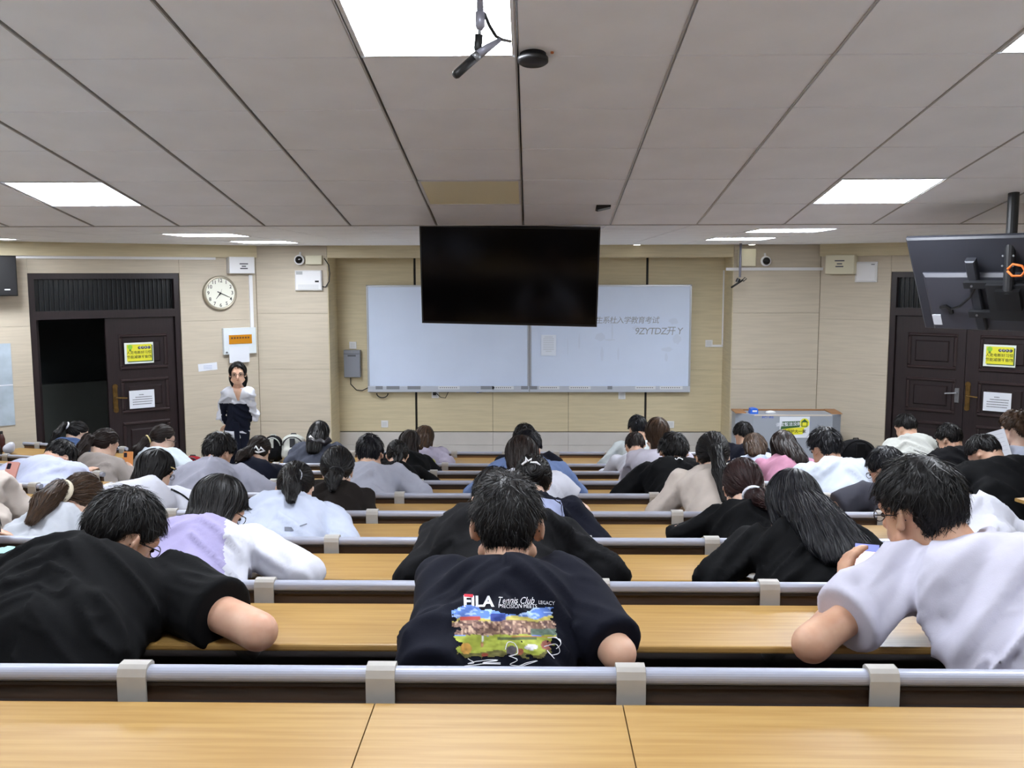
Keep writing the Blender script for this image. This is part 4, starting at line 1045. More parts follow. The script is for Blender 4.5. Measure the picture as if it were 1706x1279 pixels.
    longs = top in ('long', 'hoodie', 'jacket')
    for si, (Sh, E, Wr) in enumerate(((ShL, EL, WL_), (ShR, ER, WR_))):
        if longs:
            sl += [upper(Sh, E, i), cut(fore(E, Wr, i*.8, 1.08), E+(Wr-E)*.97, Wr-E)]
        else:
            t = sleeve[si] if isinstance(sleeve, tuple) else sleeve; sl.append(cut(seg(Sh, Sh+(E-Sh)*(t+.12), .056*s*(.5+.5*W)+i, .056*s*(.5+.5*W)+i*1.5), Sh+(E-Sh)*t, E-Sh))
    parts = trunk(i)+sl
    nd = nrm(hb-N); ca = np.stack([bx, nrm(np.cross(nd, bx)), nd])
    if top in ('hoodie',) or hood:
        hc = N+backdir*.062*s+upc*.005
        parts += [ell(hc, np.stack([bx, backdir, upc]), np.array([.130, .060, .062])*s), ell(hc-upc*.085*s+backdir*.020*s, np.stack([bx, backdir, upc]), np.array([.105, .038, .080])*s), torus(N+nd*.030*s-backdir*.005, ca, .084*s, .026*s, 1.15)]
    elif top == 'jacket' or collar == 'shirt': parts += [torus(N+nd*.022*s, ca, .070*s, .017*s, 1.1)]
    else: parts += [torus(N+nd*.010*s, ca, .062*s*(.6+.4*W), .012*s, 1.10)]
    shirt_fn = union(parts, .030*s)
    zc_ = pel[2]-.085
    sfn = cut(shirt_fn, (0, 0, zc_), (0, 0, -1))
    V, Q = mesh_field(sfn, lo-.03, hi+.04, cell)
    if folds:
        _, g = grad(shirt_fn, V)
        u = (V-pel.astype(f32))@bx.astype(f32); w_ = (V-pel.astype(f32))@spd.astype(f32); v_ = (V-pel.astype(f32))@backdir.astype(f32)
        q1 = np.stack([u*6+w_*4*np.sign(u), w_*12+np.abs(u)*9, v_*6], 1)+K['seed']; q2 = np.stack([u*13, w_*26+np.abs(u)*14, v_*14], 1)+K['seed']+9
        n1 = vnoise(q1); n2 = vnoise(q2)
        n3 = vnoise(q1*.8+31); dsp = folds*(2.2*np.clip(1-3.2*np.abs(n1), -.3, 1)+1.1*np.clip(1-3*np.abs(n2), -.2, 1)*np.clip(.4+n3, 0, 1)+1.2*n3)-folds*.3
        dn_ = np.linalg.norm(V-N.astype(f32), axis=1); dsp = dsp*np.clip((dn_-.085)/.08, 0, 1)
        if not longs:
            for si, (Sh, E) in enumerate(((ShL, EL), (ShR, ER))):
                t = sleeve[si] if isinstance(sleeve, tuple) else sleeve; ax_ = (E-Sh)/np.linalg.norm(E-Sh); c_ = Sh+(E-Sh)*t
                q_ = V-c_.astype(f32); al = np.abs(q_@ax_.astype(f32)); dsp = np.where(np.linalg.norm(q_, axis=1) < .12, dsp*np.clip((al-.01)/.05, 0, 1), dsp)
        V = V+g*dsp[:, None].astype(f32)
    K['shirt_fn'] = shirt_fn; K['shirt_V'] = V; K['shirt_Q'] = Q
    mats_ = [shirt or cloth('white', (222, 222, 230))]; mi = None
    if shirt2 is not None:
        mats_.append(shirt2[0]); ctr = V[Q].mean(1); mi = shirt2[1](ctr, K).astype(np.int32)
    name = {'tee': 'tshirt', 'long': 'long_sleeve_top', 'hoodie': 'hoodie', 'jacket': 'jacket'}[top]
    K['shirt'] = link(name, np_mesh(name, V-rl, Q, mats_, mi), root)
    # ---- hair
    K['hmat'] = hmat or H_BLACK
    make_hair(hair, K, hairkw, nstr)
    if glasses: make_glasses(K)
    for sg in (-1, 1):
        ey = MB(); c = hp(sg*.031, .0835, -.012); ey.lathe([(.0125, 0), (.0125, .001), (.009, .005), (.003, .006)], 10, axis='y')
        ey.v = [tuple(c+(hr*p[0]+hf*p[1]+hu*p[2]*.55)*hs_) for p in ey.v]
        kid(K, ey, 'eye', mat('eye_dark', (40, 28, 26), .25), True, 'body')
    return K

def rel(K, P): return np.asarray(P)-K['rl']
def kid(K, mb, name, m, smooth=False, on=None):
    mb.v = [tuple(np.array(v)-K['rl']) for v in mb.v]; return mb.build(name, m, K[on] if on else K['root'], smooth)
def make_glasses(K, m=None):
    hp = K['hp']; mb = MB()
    for sg in (-1, 1):
        c = [hp(sg*.032+.021*math.cos(t), .098, -.012+.017*math.sin(t)) for t in np.linspace(0, 2*math.pi, 17)]
        mb.tube(c, .0016, 5, cap=False)
        mb.tube([hp(sg*.053, .097, -.008), hp(sg*.078, .07, -.006), hp(sg*.083, .0, -.008), hp(sg*.080, -.022, -.022)], .0018, 5)
    mb.tube([hp(-.011, .1, -.008), hp(0, .103, -.004), hp(.011, .1, -.008)], .0016, 5)
    kid(K, mb, 'glasses', m or mat('glasses_dark', (28, 26, 28), .3), True)

# ---------------------------------------------------------------- hair
def strands(fn, roots, nrmls, flow, length, steps, lift, width, rs, jitter=.25, taper=True):
    """flat ribbons that follow the hair surface along a flow field"""
    n = len(roots); P = roots.astype(f32); L = (length*(.6+.6*rs.rand(n))).astype(f32); pts = [P]; nr = [nrmls.astype(f32)]; J = rs.randn(n, 3).astype(f32)*jitter
    lf_ = (rs.rand(n)**1.5*lift).astype(f32); N_ = nrmls.astype(f32)
    base = fn(P)
    for k in range(steps):
        v = flow(P)+J; v = v-N_*(np.einsum('ij,ij->i', v, N_))[:, None]; v /= np.linalg.norm(v, axis=1)[:, None]+1e-6
        P = P+v*(L/steps)[:, None]; d, N_ = grad(fn, P); off = .0015+lf_*((k+1)/steps)
        P = P-(d-off)[:, None]*N_; pts.append(P); nr.append(N_)
    pts = np.stack(pts, 1); nr = np.stack(nr, 1)
    t = np.gradient(pts, axis=1); t /= np.linalg.norm(t, axis=2)[..., None]+1e-6
    sd = np.cross(t, nr); sd /= np.linalg.norm(sd, axis=2)[..., None]+1e-6
    w = (width*(.6+.8*rs.rand(n)))[:, None]*(np.linspace(1, .25, steps+1)[None, :] if taper else np.ones((1, steps+1)))
    tw = (rs.randn(n)*.5)[:, None, None]; sd = sd*np.cos(tw)+nr*np.sin(tw)
    a = pts-sd*w[..., None]*.5; b = pts+sd*w[..., None]*.5
    V = np.stack([a, b], 2).reshape(-1, 3); S = steps+1
    base_i = (np.arange(n)*S*2)[:, None]+np.arange(steps)[None, :]*2
    Q = np.stack([base_i, base_i+1, base_i+3, base_i+2], -1).reshape(-1, 4)
    return V.astype(f32), Q
def make_hair(style, K, kw, nstr):
    hp, H, hr, hf, hu, s, AX, rs = K['hp'], K['H'], K['hr'], K['hf'], K['hu'], K['hs'], K['AX'], K['rs']
    N, by, bx, bd, upc, Ch, Mid = K['N'], K['by'], K['bx'], K['backdir'], K['upc'], K['Ch'], K['Mid']
    Hf, hff, huf, hrf = H.astype(f32), hf.astype(f32), hu.astype(f32), hr.astype(f32)
    thick = kw.get('thick', 0.0); fluff = kw.get('fluff', 0.0)
    r = np.array([.0745+(.009 if style in ('short', 'crop') else .011)+thick, .0955+.014+thick, .088+.017+thick])*s
    cap = ell(hp(0, -.009, .014+thick*.3), AX, r)
    nape = kw.get('nape', -.078); ear = kw.get('ear', .004); fore_ = kw.get('fore', .048)
    xs_, ys_ = [-.12, -.055, -.025, .004, .03, .075, .13], [nape, nape, (nape+ear)/2-.008, ear, ear+.006, fore_, fore_+.01]
    xs_ = np.array(xs_)*s; ys_ = np.array(ys_)*s
    shortcut = style in ('short', 'crop', 'curly') 
    def hairline(P):
        q = P-Hf; f = q@hff; u = q@huf; x = np.abs(q@hrf)
        up = np.clip((x/(.078*s))**3, 0, 1)*np.clip((-f-.0)/(.03*s), 0, 1)*(ear-nape)*s*.9 if shortcut else 0
        return (np.interp(f, xs_, ys_).astype(f32)+up-u)*.8
    wob = kw.get('wob', .006)
    def cap_fn(P): return np.maximum(cap(P), hairline(P)+wob*vnoise(P*70+K['seed']))
    extra = []; flow_pts = None; T = None
    crown = hp(kw.get('crown', .012), -.045, .10)
    crf = crown.astype(f32)
    dn = A3(0, 0, -1)
    down = (-upc*.55+np.array([0, 0, -.45])+bd*.10); down = nrm(down)
    tie = None
    if style in ('short', 'crop', 'curly'):
        pass
    elif style == 'bob':
        Lb = kw.get('len', .15)
        extra = [eseg(hp(0, -.035, .02), hp(0, -.045, -.04)+down*Lb*.45, hr, (.088*s, .078*s), (.088*s, .066*s)), eseg(hp(0, -.045, -.04)+down*Lb*.45, hp(0, -.03, -.05)+down*Lb, hr, (.088*s, .066*s), (.075*s, .045*s))]
    elif style == 'long':
        Ll = kw.get('len', .36); sx = kw.get('side', 0.0); wd_ = kw.get('w', .085)
        a = hp(0, -.035, .02); b = hp(0, -.06, -.06)+down*.02
        c = N+bd*(.105*s)-upc*.02+bx*sx*.3; d_ = Ch+bd*(.118*s+.012)-upc*(Ll-.30)+bx*sx
        sfn_ = K['shirt_fn']
        def outp(p, m):
            for _ in range(60):
                if sfn_(np.asarray([p], f32))[0] > m: break
                p = p+bd*.005
            return p
        b2 = hp(0, -.082, .0); n_ = 6; chain = [b2]
        for q_ in range(1, n_+1):
            t = q_/n_; chain.append(outp(b2*(1-t)+d_*t, -.004))
        for _ in range(30):
            for q_ in range(1, n_):
                m_ = (chain[q_-1]+chain[q_+1])*.5; e_ = float((m_-chain[q_])@bd)
                if e_ > 0: chain[q_] = chain[q_]+bd*e_*.9
        extra = [eseg(a, b, hr, (.090*s, .078*s), (.090*s, .062*s))]
        for q_ in range(n_):
            w0 = .092*s*(1-q_/n_)+wd_*(q_/n_); w1 = .092*s*(1-(q_+1)/n_)+wd_*((q_+1)/n_); d0_ = .045*(1-q_/n_)+.022*(q_/n_); d1_ = .045*(1-(q_+1)/n_)+.022*((q_+1)/n_)
            extra.append(eseg(chain[q_], chain[q_+1], bx, (w0, d0_), (w1, d1_)))
        d_ = chain[-1]; c = chain[3]
    elif style in ('pony', 'lowpony', 'highpony'):
        z = {'pony': .0, 'lowpony': -.045, 'highpony': .055}[style]; z = kw.get('tz', z); tx = kw.get('tx', 0)
        tie = hp(tx, -.108, z); Lt = kw.get('len', .22); rt = kw.get('rt', .036)
        out = nrm(-hf*.75+hr*kw.get('swing', 0)+np.array([0, 0, .1 if style != 'lowpony' else -.5])); p1 = tie+out*.045*s
        dn2 = nrm(down+bx*kw.get('lean', 0)); p2 = p1+dn2*Lt*.45+out*.012; p3 = p1+dn2*Lt
        for _ in range(3):
            for q_ in (p2, p3):
                dd = K['shirt_fn'](np.asarray([q_], f32))[0]
                if dd < .03: q_ += bd*(.03-dd)
        extra = [seg(tie, p1, .020*s, rt*.72), seg(p1, p2, rt*.78, rt*.9), eseg(p2, p3, bx, (rt*.9, rt*.7), (rt*.42, rt*.22))]
        K['tie'] = tie; K['tail'] = (p1, p2, p3)
    elif style == 'bun':
        tie = hp(kw.get('tx', .0), -.105, kw.get('tz', .05)); extra = [ell(tie-hf*.012, AX, np.array([.05, .035, .045])*s)]
        K['tie'] = tie
    elif style == 'updo':
        extra = [eseg(hp(0, -.085, .05), hp(.01, -.09, -.05), hr, (.05*s, .035*s), (.045*s, .035*s)), seg(hp(-.02, -.08, -.06), hp(-.03, -.075, -.11), .035*s, .02*s)]
    ex = union(extra, .03) if extra else None
    body = K['body_fn']
    def hair_fn(P):
        d = cap_fn(P)
        if ex is not None: d = smin(d, ex(P), .022)
        return d
    face_cut = kw.get('facecut', True)
    if style in ('bob', 'long', 'updo'):
        # keep the face free
        fc = ell(hp(kw.get('part', 0), .085, -.052+kw.get('faceup', 0)), AX, np.array([.070, .085, .098+kw.get('faceup', 0)])*s)
        hair_fn0 = hair_fn
        hair_fn = lambda P: np.maximum(hair_fn0(P), -fc(P))
    pts = [H+.17*s, H-.17*s]
    for e in (K.get('tail') or ()): pts += [e+.05, e-.05]
    if style == 'long': pts += [d_+.12, d_-.10, c+.13, c-.13]
    if style == 'bob': pts += [hp(0, -.03, -.05)+down*Lb-.1, hp(0, -.03, -.05)+down*Lb+.1]
    pts = np.stack(pts); cell = min(K['cell'], .014)
    V, Q = mesh_field(hair_fn, pts.min(0)-.02, pts.max(0)+.02, cell)
    if len(V) == 0: return
    d0, g = grad(hair_fn, V)
    if style == 'curly' or kw.get('lumpy'):
        am = .010 if style == 'curly' else .006
        V = V+g*(am*(vnoise(V*38+K['seed'])+.5*vnoise(V*80+K['seed'])))[:, None].astype(f32)
    # strands
    near = H[1] < 4.6
    n = nstr or int(np.clip(9000/max(H[1], 2)**1.1, 500, 4200))
    tri = rs.randint(0, len(V), n); roots = V[tri]; nn = g[tri]
    if style in ('short', 'crop', 'curly'):
        def flow(P):
            v = P-crf; v = v/(np.linalg.norm(v, axis=1)[:, None]+1e-6); return v*.8-huf*.55+hff*.25
        ln, lift, st = kw.get('sl', .045), kw.get('lift', .010), 4
    elif tie is not None:
        tf = tie.astype(f32)
        if K.get('tail'):
            p1, p2, p3 = [q_.astype(f32) for q_ in K['tail']]
            def flow(P):
                v = tf-P; l = np.linalg.norm(v, axis=1); v = v/(l[:, None]+1e-6)
                onT = ex(P) < cap(P)+.002
                w = np.where(((P-p1)@(p2-p1) < 0)[:, None], (p2-tf)[None], (p3-p1)[None]); w = w/(np.linalg.norm(w, axis=1)[:, None]+1e-6)
                return np.where(onT[:, None], w, v)
        else:
            def flow(P):
                v = tf-P; l = np.linalg.norm(v, axis=1)[:, None]; v = v/(l+1e-6); sw_ = np.cross(v, -hff); return np.where(l < .06, sw_, v)
        ln, lift, st = kw.get('sl', .075), kw.get('lift', .003), 5
    else:
        dnf = down.astype(f32)
        def flow(P):
            v = P-crf; v[:, :] = v-huf*(v@huf)[:, None]; l = np.linalg.norm(v, axis=1)[:, None]; v = v/(l+1e-6)
            top_ = np.clip(((P-Hf)@huf)/(.11*s), 0, 1)[:, None]
            return v*top_*.9+dnf*(1.15-top_)
        ln, lift, st = kw.get('sl', .13), kw.get('lift', .004), 6
    wdt = kw.get('sw', float(np.clip(H[1]*.0009, .0022, .007)))
    SV, SQ = strands(hair_fn, roots, nn, flow, ln, st, lift, wdt, rs, kw.get('jit', .16 if style not in ('short', 'curly') else .38))
    Vn = np.concatenate([V, SV])-K['rl']; Qn = np.concatenate([Q, SQ+len(V)])
    K['hair'] = link('hair', np_mesh('hair', Vn, Qn, K['hmat']), K['root']); K['hair_fn'] = hair_fn
    if K.get('tail') is not None and kw.get('tie', True):
        tm_ = kw.get('tiemat') or mat('hair_tie_black', (24, 22, 26), .7)
        t = nrm(K['tail'][0]-tie); a = nrm(np.cross(t, hu)); b = np.cross(t, a); R = kw.get('tr', rt*.78+.004)
        mb = MB(); mb.tube([tie+t*.024+(a*math.cos(q_)+b*math.sin(q_))*R for q_ in np.linspace(0, 2*math.pi, 19)], kw.get('tt', .007), 8, cap=False)
        kid(K, mb, 'hair_tie', tm_, True, 'hair')
# ---------------------------------------------------------------- decals: print that lies on a garment or hair surface
def bvh_of(o):
    me = o.data; n = len(me.vertices); co = np.empty(n*3, f32); me.vertices.foreach_get('co', co); co = co.reshape(-1, 3)+np.array(o.parent.location, f32)
    return BVHTree.FromPolygons([Vector(v) for v in co], [tuple(p.vertices) for p in me.polygons])
def hit(bv, px, py, off=.0018):
    d = Vector(ray(px, py)).normalized(); loc, n, i, dist = bv.ray_cast(Vector(EYE), d)
    if loc is None: return None
    if n.dot(d) > 0: n = -n
    return np.array(loc+n*off)
def decal(K, name, pts, faces, m, off=.0018, src='shirt', cols=None):
    key = 'bvh_'+src
    if key not in K: K[key] = bvh_of(K[src])
    hs = [hit(K[key], x, y, off) for x, y in pts]
    ref = [h for h in hs if h is not None]
    if not ref: return None
    idx = {}; vs = []; vc = []
    for i_, h in enumerate(hs):
        if h is not None:
            idx[i_] = len(vs); vs.append(tuple(h-K['rl'])); vc.append(cols[i_] if cols is not None else None)
    md = np.median(np.linalg.norm(np.array(ref)-EYE, axis=1))
    fs = []
    for f in faces:
        if all(i_ in idx for i_ in f):
            ps = np.array([vs[idx[i_]] for i_ in f])
            if np.abs(ps-ps.mean(0)).max() < .12: fs.append(tuple(idx[i_] for i_ in f))
    if not fs: return None
    me = bpy.data.meshes.new(name); me.from_pydata(vs, [], fs); me.materials.append(m)
    if cols is not None:
        ca = me.color_attributes.new('Col', 'FLOAT_COLOR', 'POINT')
        ca.data.foreach_set('color', np.array([(*c, 1) for c in vc], f32).ravel())
    me.polygons.foreach_set('use_smooth', [True]*len(me.polygons)); me.update()
    return link(name, me, K[src])
def decal_line(K, name, pts, w, m, off=.003, src='shirt', sub=8):
    P = [np.array(p, float) for p in pts]; out = []
    for i_ in range(len(P)-1):
        p0, p1, p2, p3 = P[max(i_-1, 0)], P[i_], P[i_+1], P[min(i_+2, len(P)-1)]
        for t in np.linspace(0, 1, sub, endpoint=False):
            out.append(.5*(2*p1+(p2-p0)*t+(2*p0-5*p1+4*p2-p3)*t*t+(3*p1-p0-3*p2+p3)*t**3))
    out.append(P[-1]); vs = []
    for i_, p in enumerate(out):
        t = out[min(i_+1, len(out)-1)]-out[max(i_-1, 0)]; t /= np.linalg.norm(t)+1e-9; n = np.array([-t[1], t[0]])*w/2
        vs += [p-n, p+n]
    return decal(K, name, vs, [(2*i_, 2*i_+1, 2*i_+3, 2*i_+2) for i_ in range(len(out)-1)], m, off, src)
def decal_quad(K, name, c4, m, off=.002, nx=10, ny=8, src='shirt'):
    c = [np.array(p, float) for p in c4]; vs = []
    for j in range(ny+1):
        for i_ in range(nx+1):
            u, v = i_/nx, j/ny; vs.append((c[0]*(1-u)+c[1]*u)*(1-v)+(c[3]*(1-u)+c[2]*u)*v)
    return decal(K, name, vs, [(j*(nx+1)+i_, j*(nx+1)+i_+1, (j+1)*(nx+1)+i_+1, (j+1)*(nx+1)+i_) for j in range(ny) for i_ in range(nx)], m, off, src)
def decal_text(K, name, s, x0, x1, yc, h, m, bold=0.0, shear=0.0, slope=0.0, off=.002):
    me = text_mesh(s, 1.0, m, bold=bold, shear=shear, align='LEFT'); bm = bmesh.new(); bm.from_mesh(me)
    bmesh.ops.subdivide_edges(bm, edges=[e for e in bm.edges if e.calc_length() > .2], cuts=2, use_grid_fill=False); bmesh.ops.triangulate(bm, faces=bm.faces)
    co = np.array([v.co[:2] for v in bm.verts]); fs = [tuple(v.index for v in f.verts) for f in bm.faces]; bm.verts.index_update(); bm.free(); bpy.data.meshes.remove(me)
    mn, mx = co.min(0), co.max(0); q = (co-mn)/(mx-mn)
    pts = [(x0+(x1-x0)*a, yc+h/2-h*b+slope*(a-.5)) for a, b in q]
    return decal(K, name, pts, fs, m, off)
def on_surf(K, px, py, src='hair', off=.004):
    key = 'bvh_'+src
    if key not in K: K[key] = bvh_of(K[src])
    for dy in range(0, 40, 3):
        h = hit(K[key], px, py+dy, off)
        if h is not None: return h
    return K['H']

C_BLACK = cloth('black', (14, 15, 19)); C_NAVY = cloth('navy', (27, 30, 50)); C_WHITE = cloth('white', (218, 219, 230)); C_LAV = cloth('lavender', (188, 180, 224)); C_PALE = cloth('pale_blue', (202, 210, 230))
C_CREAM = cloth('cream', (214, 202, 192)); C_GREY = cloth('grey', (168, 168, 182)); C_DKGREY = cloth('dark_grey', (76, 76, 86)); C_BROWN = cloth('dark_brown', (46, 38, 34)); C_BLUE = cloth('sky_blue', (126, 148, 196))
C_PINK = cloth('pink', (222, 158, 186)); C_DENIM = cloth('denim', (74, 94, 134)); C_BEIGE = cloth('beige_grey', (176, 166, 160)); C_SLATE = cloth('slate', (82, 86, 100)); C_CYAN = cloth('cyan', (176, 220, 222)); C_NAVY2 = cloth('deep_blue', (28, 34, 58))
M_TIEW = mat('hair_tie_white', (224, 226, 236), .7); M_SCRUN = mat('scrunchie_cream', (222, 212, 188), .9, bump=.4, bscale=60); M_GOLD = mat('hair_tie_gold', (206, 186, 130), .5)
M_PHONE = mat('phone_body', (30, 30, 44), .3); M_PINKCASE = mat('phone_case_pink', (206, 150, 140), .5)

def phone(px, py, Y, w, h, yaw, tilt, label, scr, m=None, roll=0):
    P = at_y(px, py, Y); r = empty('mobile_phone', label=label, cat='phone', group='phones in hand')
    r.matrix_world = Matrix.Translation(P) @ Matrix.Rotation(math.radians(yaw), 4, 'Z') @ Matrix.Rotation(math.radians(tilt), 4, 'X') @ Matrix.Rotation(math.radians(roll), 4, 'Y')
    MB().prism(rounded(-w/2, w/2, -h/2, h/2, .008), 'y', 0, .009).build('case', m or M_PHONE, r)
    if scr == 'back': MB().prism(rounded(-w/2+.006, -w/2+.03, h/2-.045, h/2-.01, .005), 'y', -.0015, 0).build('camera_bump', M_PHONE, r)
    else:
        for i_, (a, b, c) in enumerate(scr):
            MB().box(-w/2+.004, w/2-.004, -.0012, .0, -h/2+.004+(h-.008)*a, -h/2+.004+(h-.008)*b).build('screen', mat('screen_%d_%d_%d' % c, c, .3, emit=.7), r)
    return r

# ================================================================ nearest row
def hold_right(Wr, E, s):
    return finger_prims(Wr, nrm([.12, .25, .95]), nrm([.92, .3, -.1]), nrm([.1, -.95, .25]), s, curl=30, thumb_dir=[.45, -.35, .8])
Kl = person('broad person in a black t-shirt bent forward, left in the nearest row', 0, (207, 822), pitch=34, yaw=34, roll=6, elR=(452, 1062), elL=(-60, 1085), shirt=C_BLACK, wide=1.34, size=1.06, hair='short', hx=-.03, headscale=1.0, pelvis_dy=.03,
            hairkw=dict(nape=-.075, thick=.004, lift=.016, sl=.05), skin=M_SKIN, glasses=True, loose=.022, sleeve=.62, L0=.53, folds=.007)
Kf = person('person in a navy t-shirt with a tennis print, middle of the nearest row', 0, (845, 799), pitch=10, elL=(722, 1098), elR=(1030, 1088), shirt=C_NAVY, wide=1.0, size=1.0, hair='short', headscale=1.10, pelvis_dy=.05, shdrop=.022, neckL=.078,
            hairkw=dict(nape=-.066, ear=.012, lift=.016, sl=.030, thick=.006), skin=M_SKIN, glasses=True, loose=.018, sleeve=(1.22, .92), folds=.0075, L0=.50, nstr=4000)
Kr = person('person in a white t-shirt holding up a phone at the right of the nearest row', 0, (1530, 774), pitch=14, yaw=-30, roll=-3, elL=(1352, 1072), wrL=(1404, 994, 2.67), elR=(1800, 1075), pelvis_dy=.04, neckL=.080, shirt=cloth('white_tee', (212, 210, 226)), wide=1.06, size=1.08, hair='short', hx=.20, headscale=1.0, nshift=.06, shdrop=.05,
            hairkw=dict(nape=-.100, thick=.009, lift=.016, sl=.055, lumpy=True), skin=M_SKIN3, glasses=True, loose=.024, sleeve=.66, L0=.52, folds=.012, extra={'hands': {-1: hold_right}})
phone(1444, 944, 2.76, .075, .15, -18, -38, 'dark phone with a blue and white screen held by the person in the white t-shirt', [(.0, .84, (232, 214, 222)), (.84, 1.0, (124, 134, 208))])
# print on the navy shirt
def collar_ring(K, m, R=.066, t=.013, up=.030):
    nd = nrm(K['hb']-K['N']); a = K['bx']; b = np.cross(nd, a); c = K['N']+nd*up
    kid(K, MB().tube([c+(a*1.12*math.cos(q_)+b*math.sin(q_))*R for q_ in np.linspace(0, 2*math.pi, 25)], t, 8, cap=False), 'collar', m, True, 'shirt')
collar_ring(Kf, C_NAVY, .066, .010, .016); collar_ring(Kr, cloth('white_tee', (212, 210, 226)), .075, .011, .014)
M_PRW = mat('print_white', (232, 232, 238), .8); M_PRR = mat('print_red', (200, 40, 60), .8)
decal_text(Kf, 'shirt_lettering', 'FILA', 773, 824, 1002, 19, M_PRW, bold=.035)
decal_quad(Kf, 'shirt_red_bar', [(774, 990.5), (789, 991), (788, 995.5), (774, 995)], M_PRR, .0026, 4, 2)
decal_text(Kf, 'shirt_lettering', 'Tennis Club', 831, 890, 1000.5, 11.5, M_PRW, shear=.35)
decal_text(Kf, 'shirt_lettering', 'PRECISION MEETS', 831, 894, 1010, 6.5, M_PRW)
decal_text(Kf, 'shirt_lettering', 'LEGACY', 897, 924, 1004, 6, M_PRW, slope=1)
mp_ = bpy.data.materials.new('shirt_picture'); mp_.use_nodes = True; _n = mp_.node_tree.nodes.new('ShaderNodeVertexColor'); _n.layer_name = 'Col'; mp_.node_tree.links.new(_n.outputs['Color'], mp_.node_tree.nodes['Principled BSDF'].inputs['Base Color']); mp_.node_tree.nodes['Principled BSDF'].inputs['Roughness'].default_value = .85
def picture():
    nx, ny = 110, 58; X0, X1, Y0, Y1 = 752, 934, 1008, 1098; rs = np.random.RandomState(3)
    gx, gy = np.meshgrid(np.linspace(0, 1, nx+1), np.linspace(0, 1, ny+1)); gx, gy = gx.ravel(), gy.ravel()
    N_ = lambda fx, fy, o: vnoise(np.stack([gx*fx+o, gy*fy+o, np.full_like(gx, o)], 1).astype(f32))
    C = np.zeros((len(gx), 3))
    def setc(m, rgb, j=0.0, nz=None):
        c = np.array(lin(rgb)); C[m] = c*(1+(j*(nz if nz is not None else rs.randn(len(gx)))[m])[:, None])
    n1 = N_(9, 7, 3); n2 = N_(28, 30, 11); n3 = N_(60, 22, 5)
    setc(gy > -1, (96, 132, 210), .35, n1); setc((n2 > .25) & (gy < .3), (170, 196, 236)); setc((gy > .24+.05*n1) & (gy < .36), (188, 176, 90), .3, n2)
    setc((gy > .21) & (gy < .28) & (gx > .08) & (gx < .27), (176, 70, 60)); setc((gy > .16) & (gy < .30) & (gx > .36) & (gx < .50), (48, 66, 140)); setc((gy > .20) & (gy < .25) & (gx > .40) & (gx < .47) & (n3 > 0), (220, 224, 236))
    setc((gy > .30+.03*n1) & (gy < .56), (150, 118, 104), .55, n3); setc((gy > .30) & (gy < .56) & (n2 > .3), (96, 70, 66)); setc((gy > .30) & (gy < .56) & (n3 > .45), (206, 176, 150)); setc((gy > .44) & (gy < .56) & (gx > .72), (110, 130, 116), .3, n2)
    setc(gy > .555+.03*n1, (170, 180, 74), .22, n2); setc((gy > .57) & (gy < .60) & (gx > .55), (190, 126, 72)); setc((gy > .60) & (gy < .645) & (gx > .42) & (gx < .78), (92, 104, 64)); setc((gy > .88+.06*n1), (104, 100, 52), .4, n2)
    for cx_, cy_, rx, ry, rgb in ((.13, .80, .055, .11, (216, 164, 84)), (.55, .84, .05, .09, (84, 78, 84)), (.63, .86, .03, .06, (150, 86, 60)), (.73, .78, .06, .05, (226, 224, 230)), (.87, .74, .055, .09, (156, 96, 84)), (.31, .92, .03, .04, (150, 70, 50)), (.285, .62, .012, .06, (222, 220, 216)), (.28, .73, .014, .05, (190, 140, 100))):
        setc(((gx-cx_)/rx)**2+((gy-cy_)/ry)**2 < 1, rgb, .3, n3)
    # ragged brushed outline
    ed = .05*N_(14, 11, 21)+.03*N_(40, 30, 8)
    top_ = np.interp(gx, [0, .1, .2, .35, .5, .62, .66, .8, 1], [.12, .02, .02, .10, .17, .20, .14, .02, .03])
    ins = (gx > .03+ed+.04*(gy-.3)) & (gx < .96+ed-.05*np.clip(gy-.1, 0, .5)) & (gy > top_+ed*.6) & (gy < .94+ed*1.4)
    pts = [(X0+(X1-X0)*a, Y0+(Y1-Y0)*b) for a, b in zip(gx, gy)]
    fs = []
    for j in range(ny):
        for i_ in range(nx):
            q_ = (j*(nx+1)+i_, j*(nx+1)+i_+1, (j+1)*(nx+1)+i_+1, (j+1)*(nx+1)+i_)
            if sum(ins[k_] for k_ in q_) >= 3: fs.append(q_)
    decal(Kf, 'shirt_picture', pts, fs, mp_, .002, cols=[tuple(np.clip(c, 0, 1)) for c in C])
picture()
for ln in ([(779, 1098), (790, 1104), (778, 1106), (800, 1101), (830, 1100), (805, 1105), (835, 1104)], [(848, 1092), (862, 1099), (850, 1106), (872, 1108), (895, 1100), (878, 1104), (860, 1110)], [(905, 1078), (925, 1072), (932, 1085), (918, 1092), (910, 1084), (922, 1098)], [(772, 1110), (800, 1107), (835, 1106)], [(842, 1082), (846, 1070), (858, 1072), (862, 1088), (850, 1092)], [(912, 1062), (926, 1062), (934, 1072), (926, 1080)]):
    decal_line(Kf, 'shirt_scribble', ln, 1.3, M_PRW, .003, sub=5)

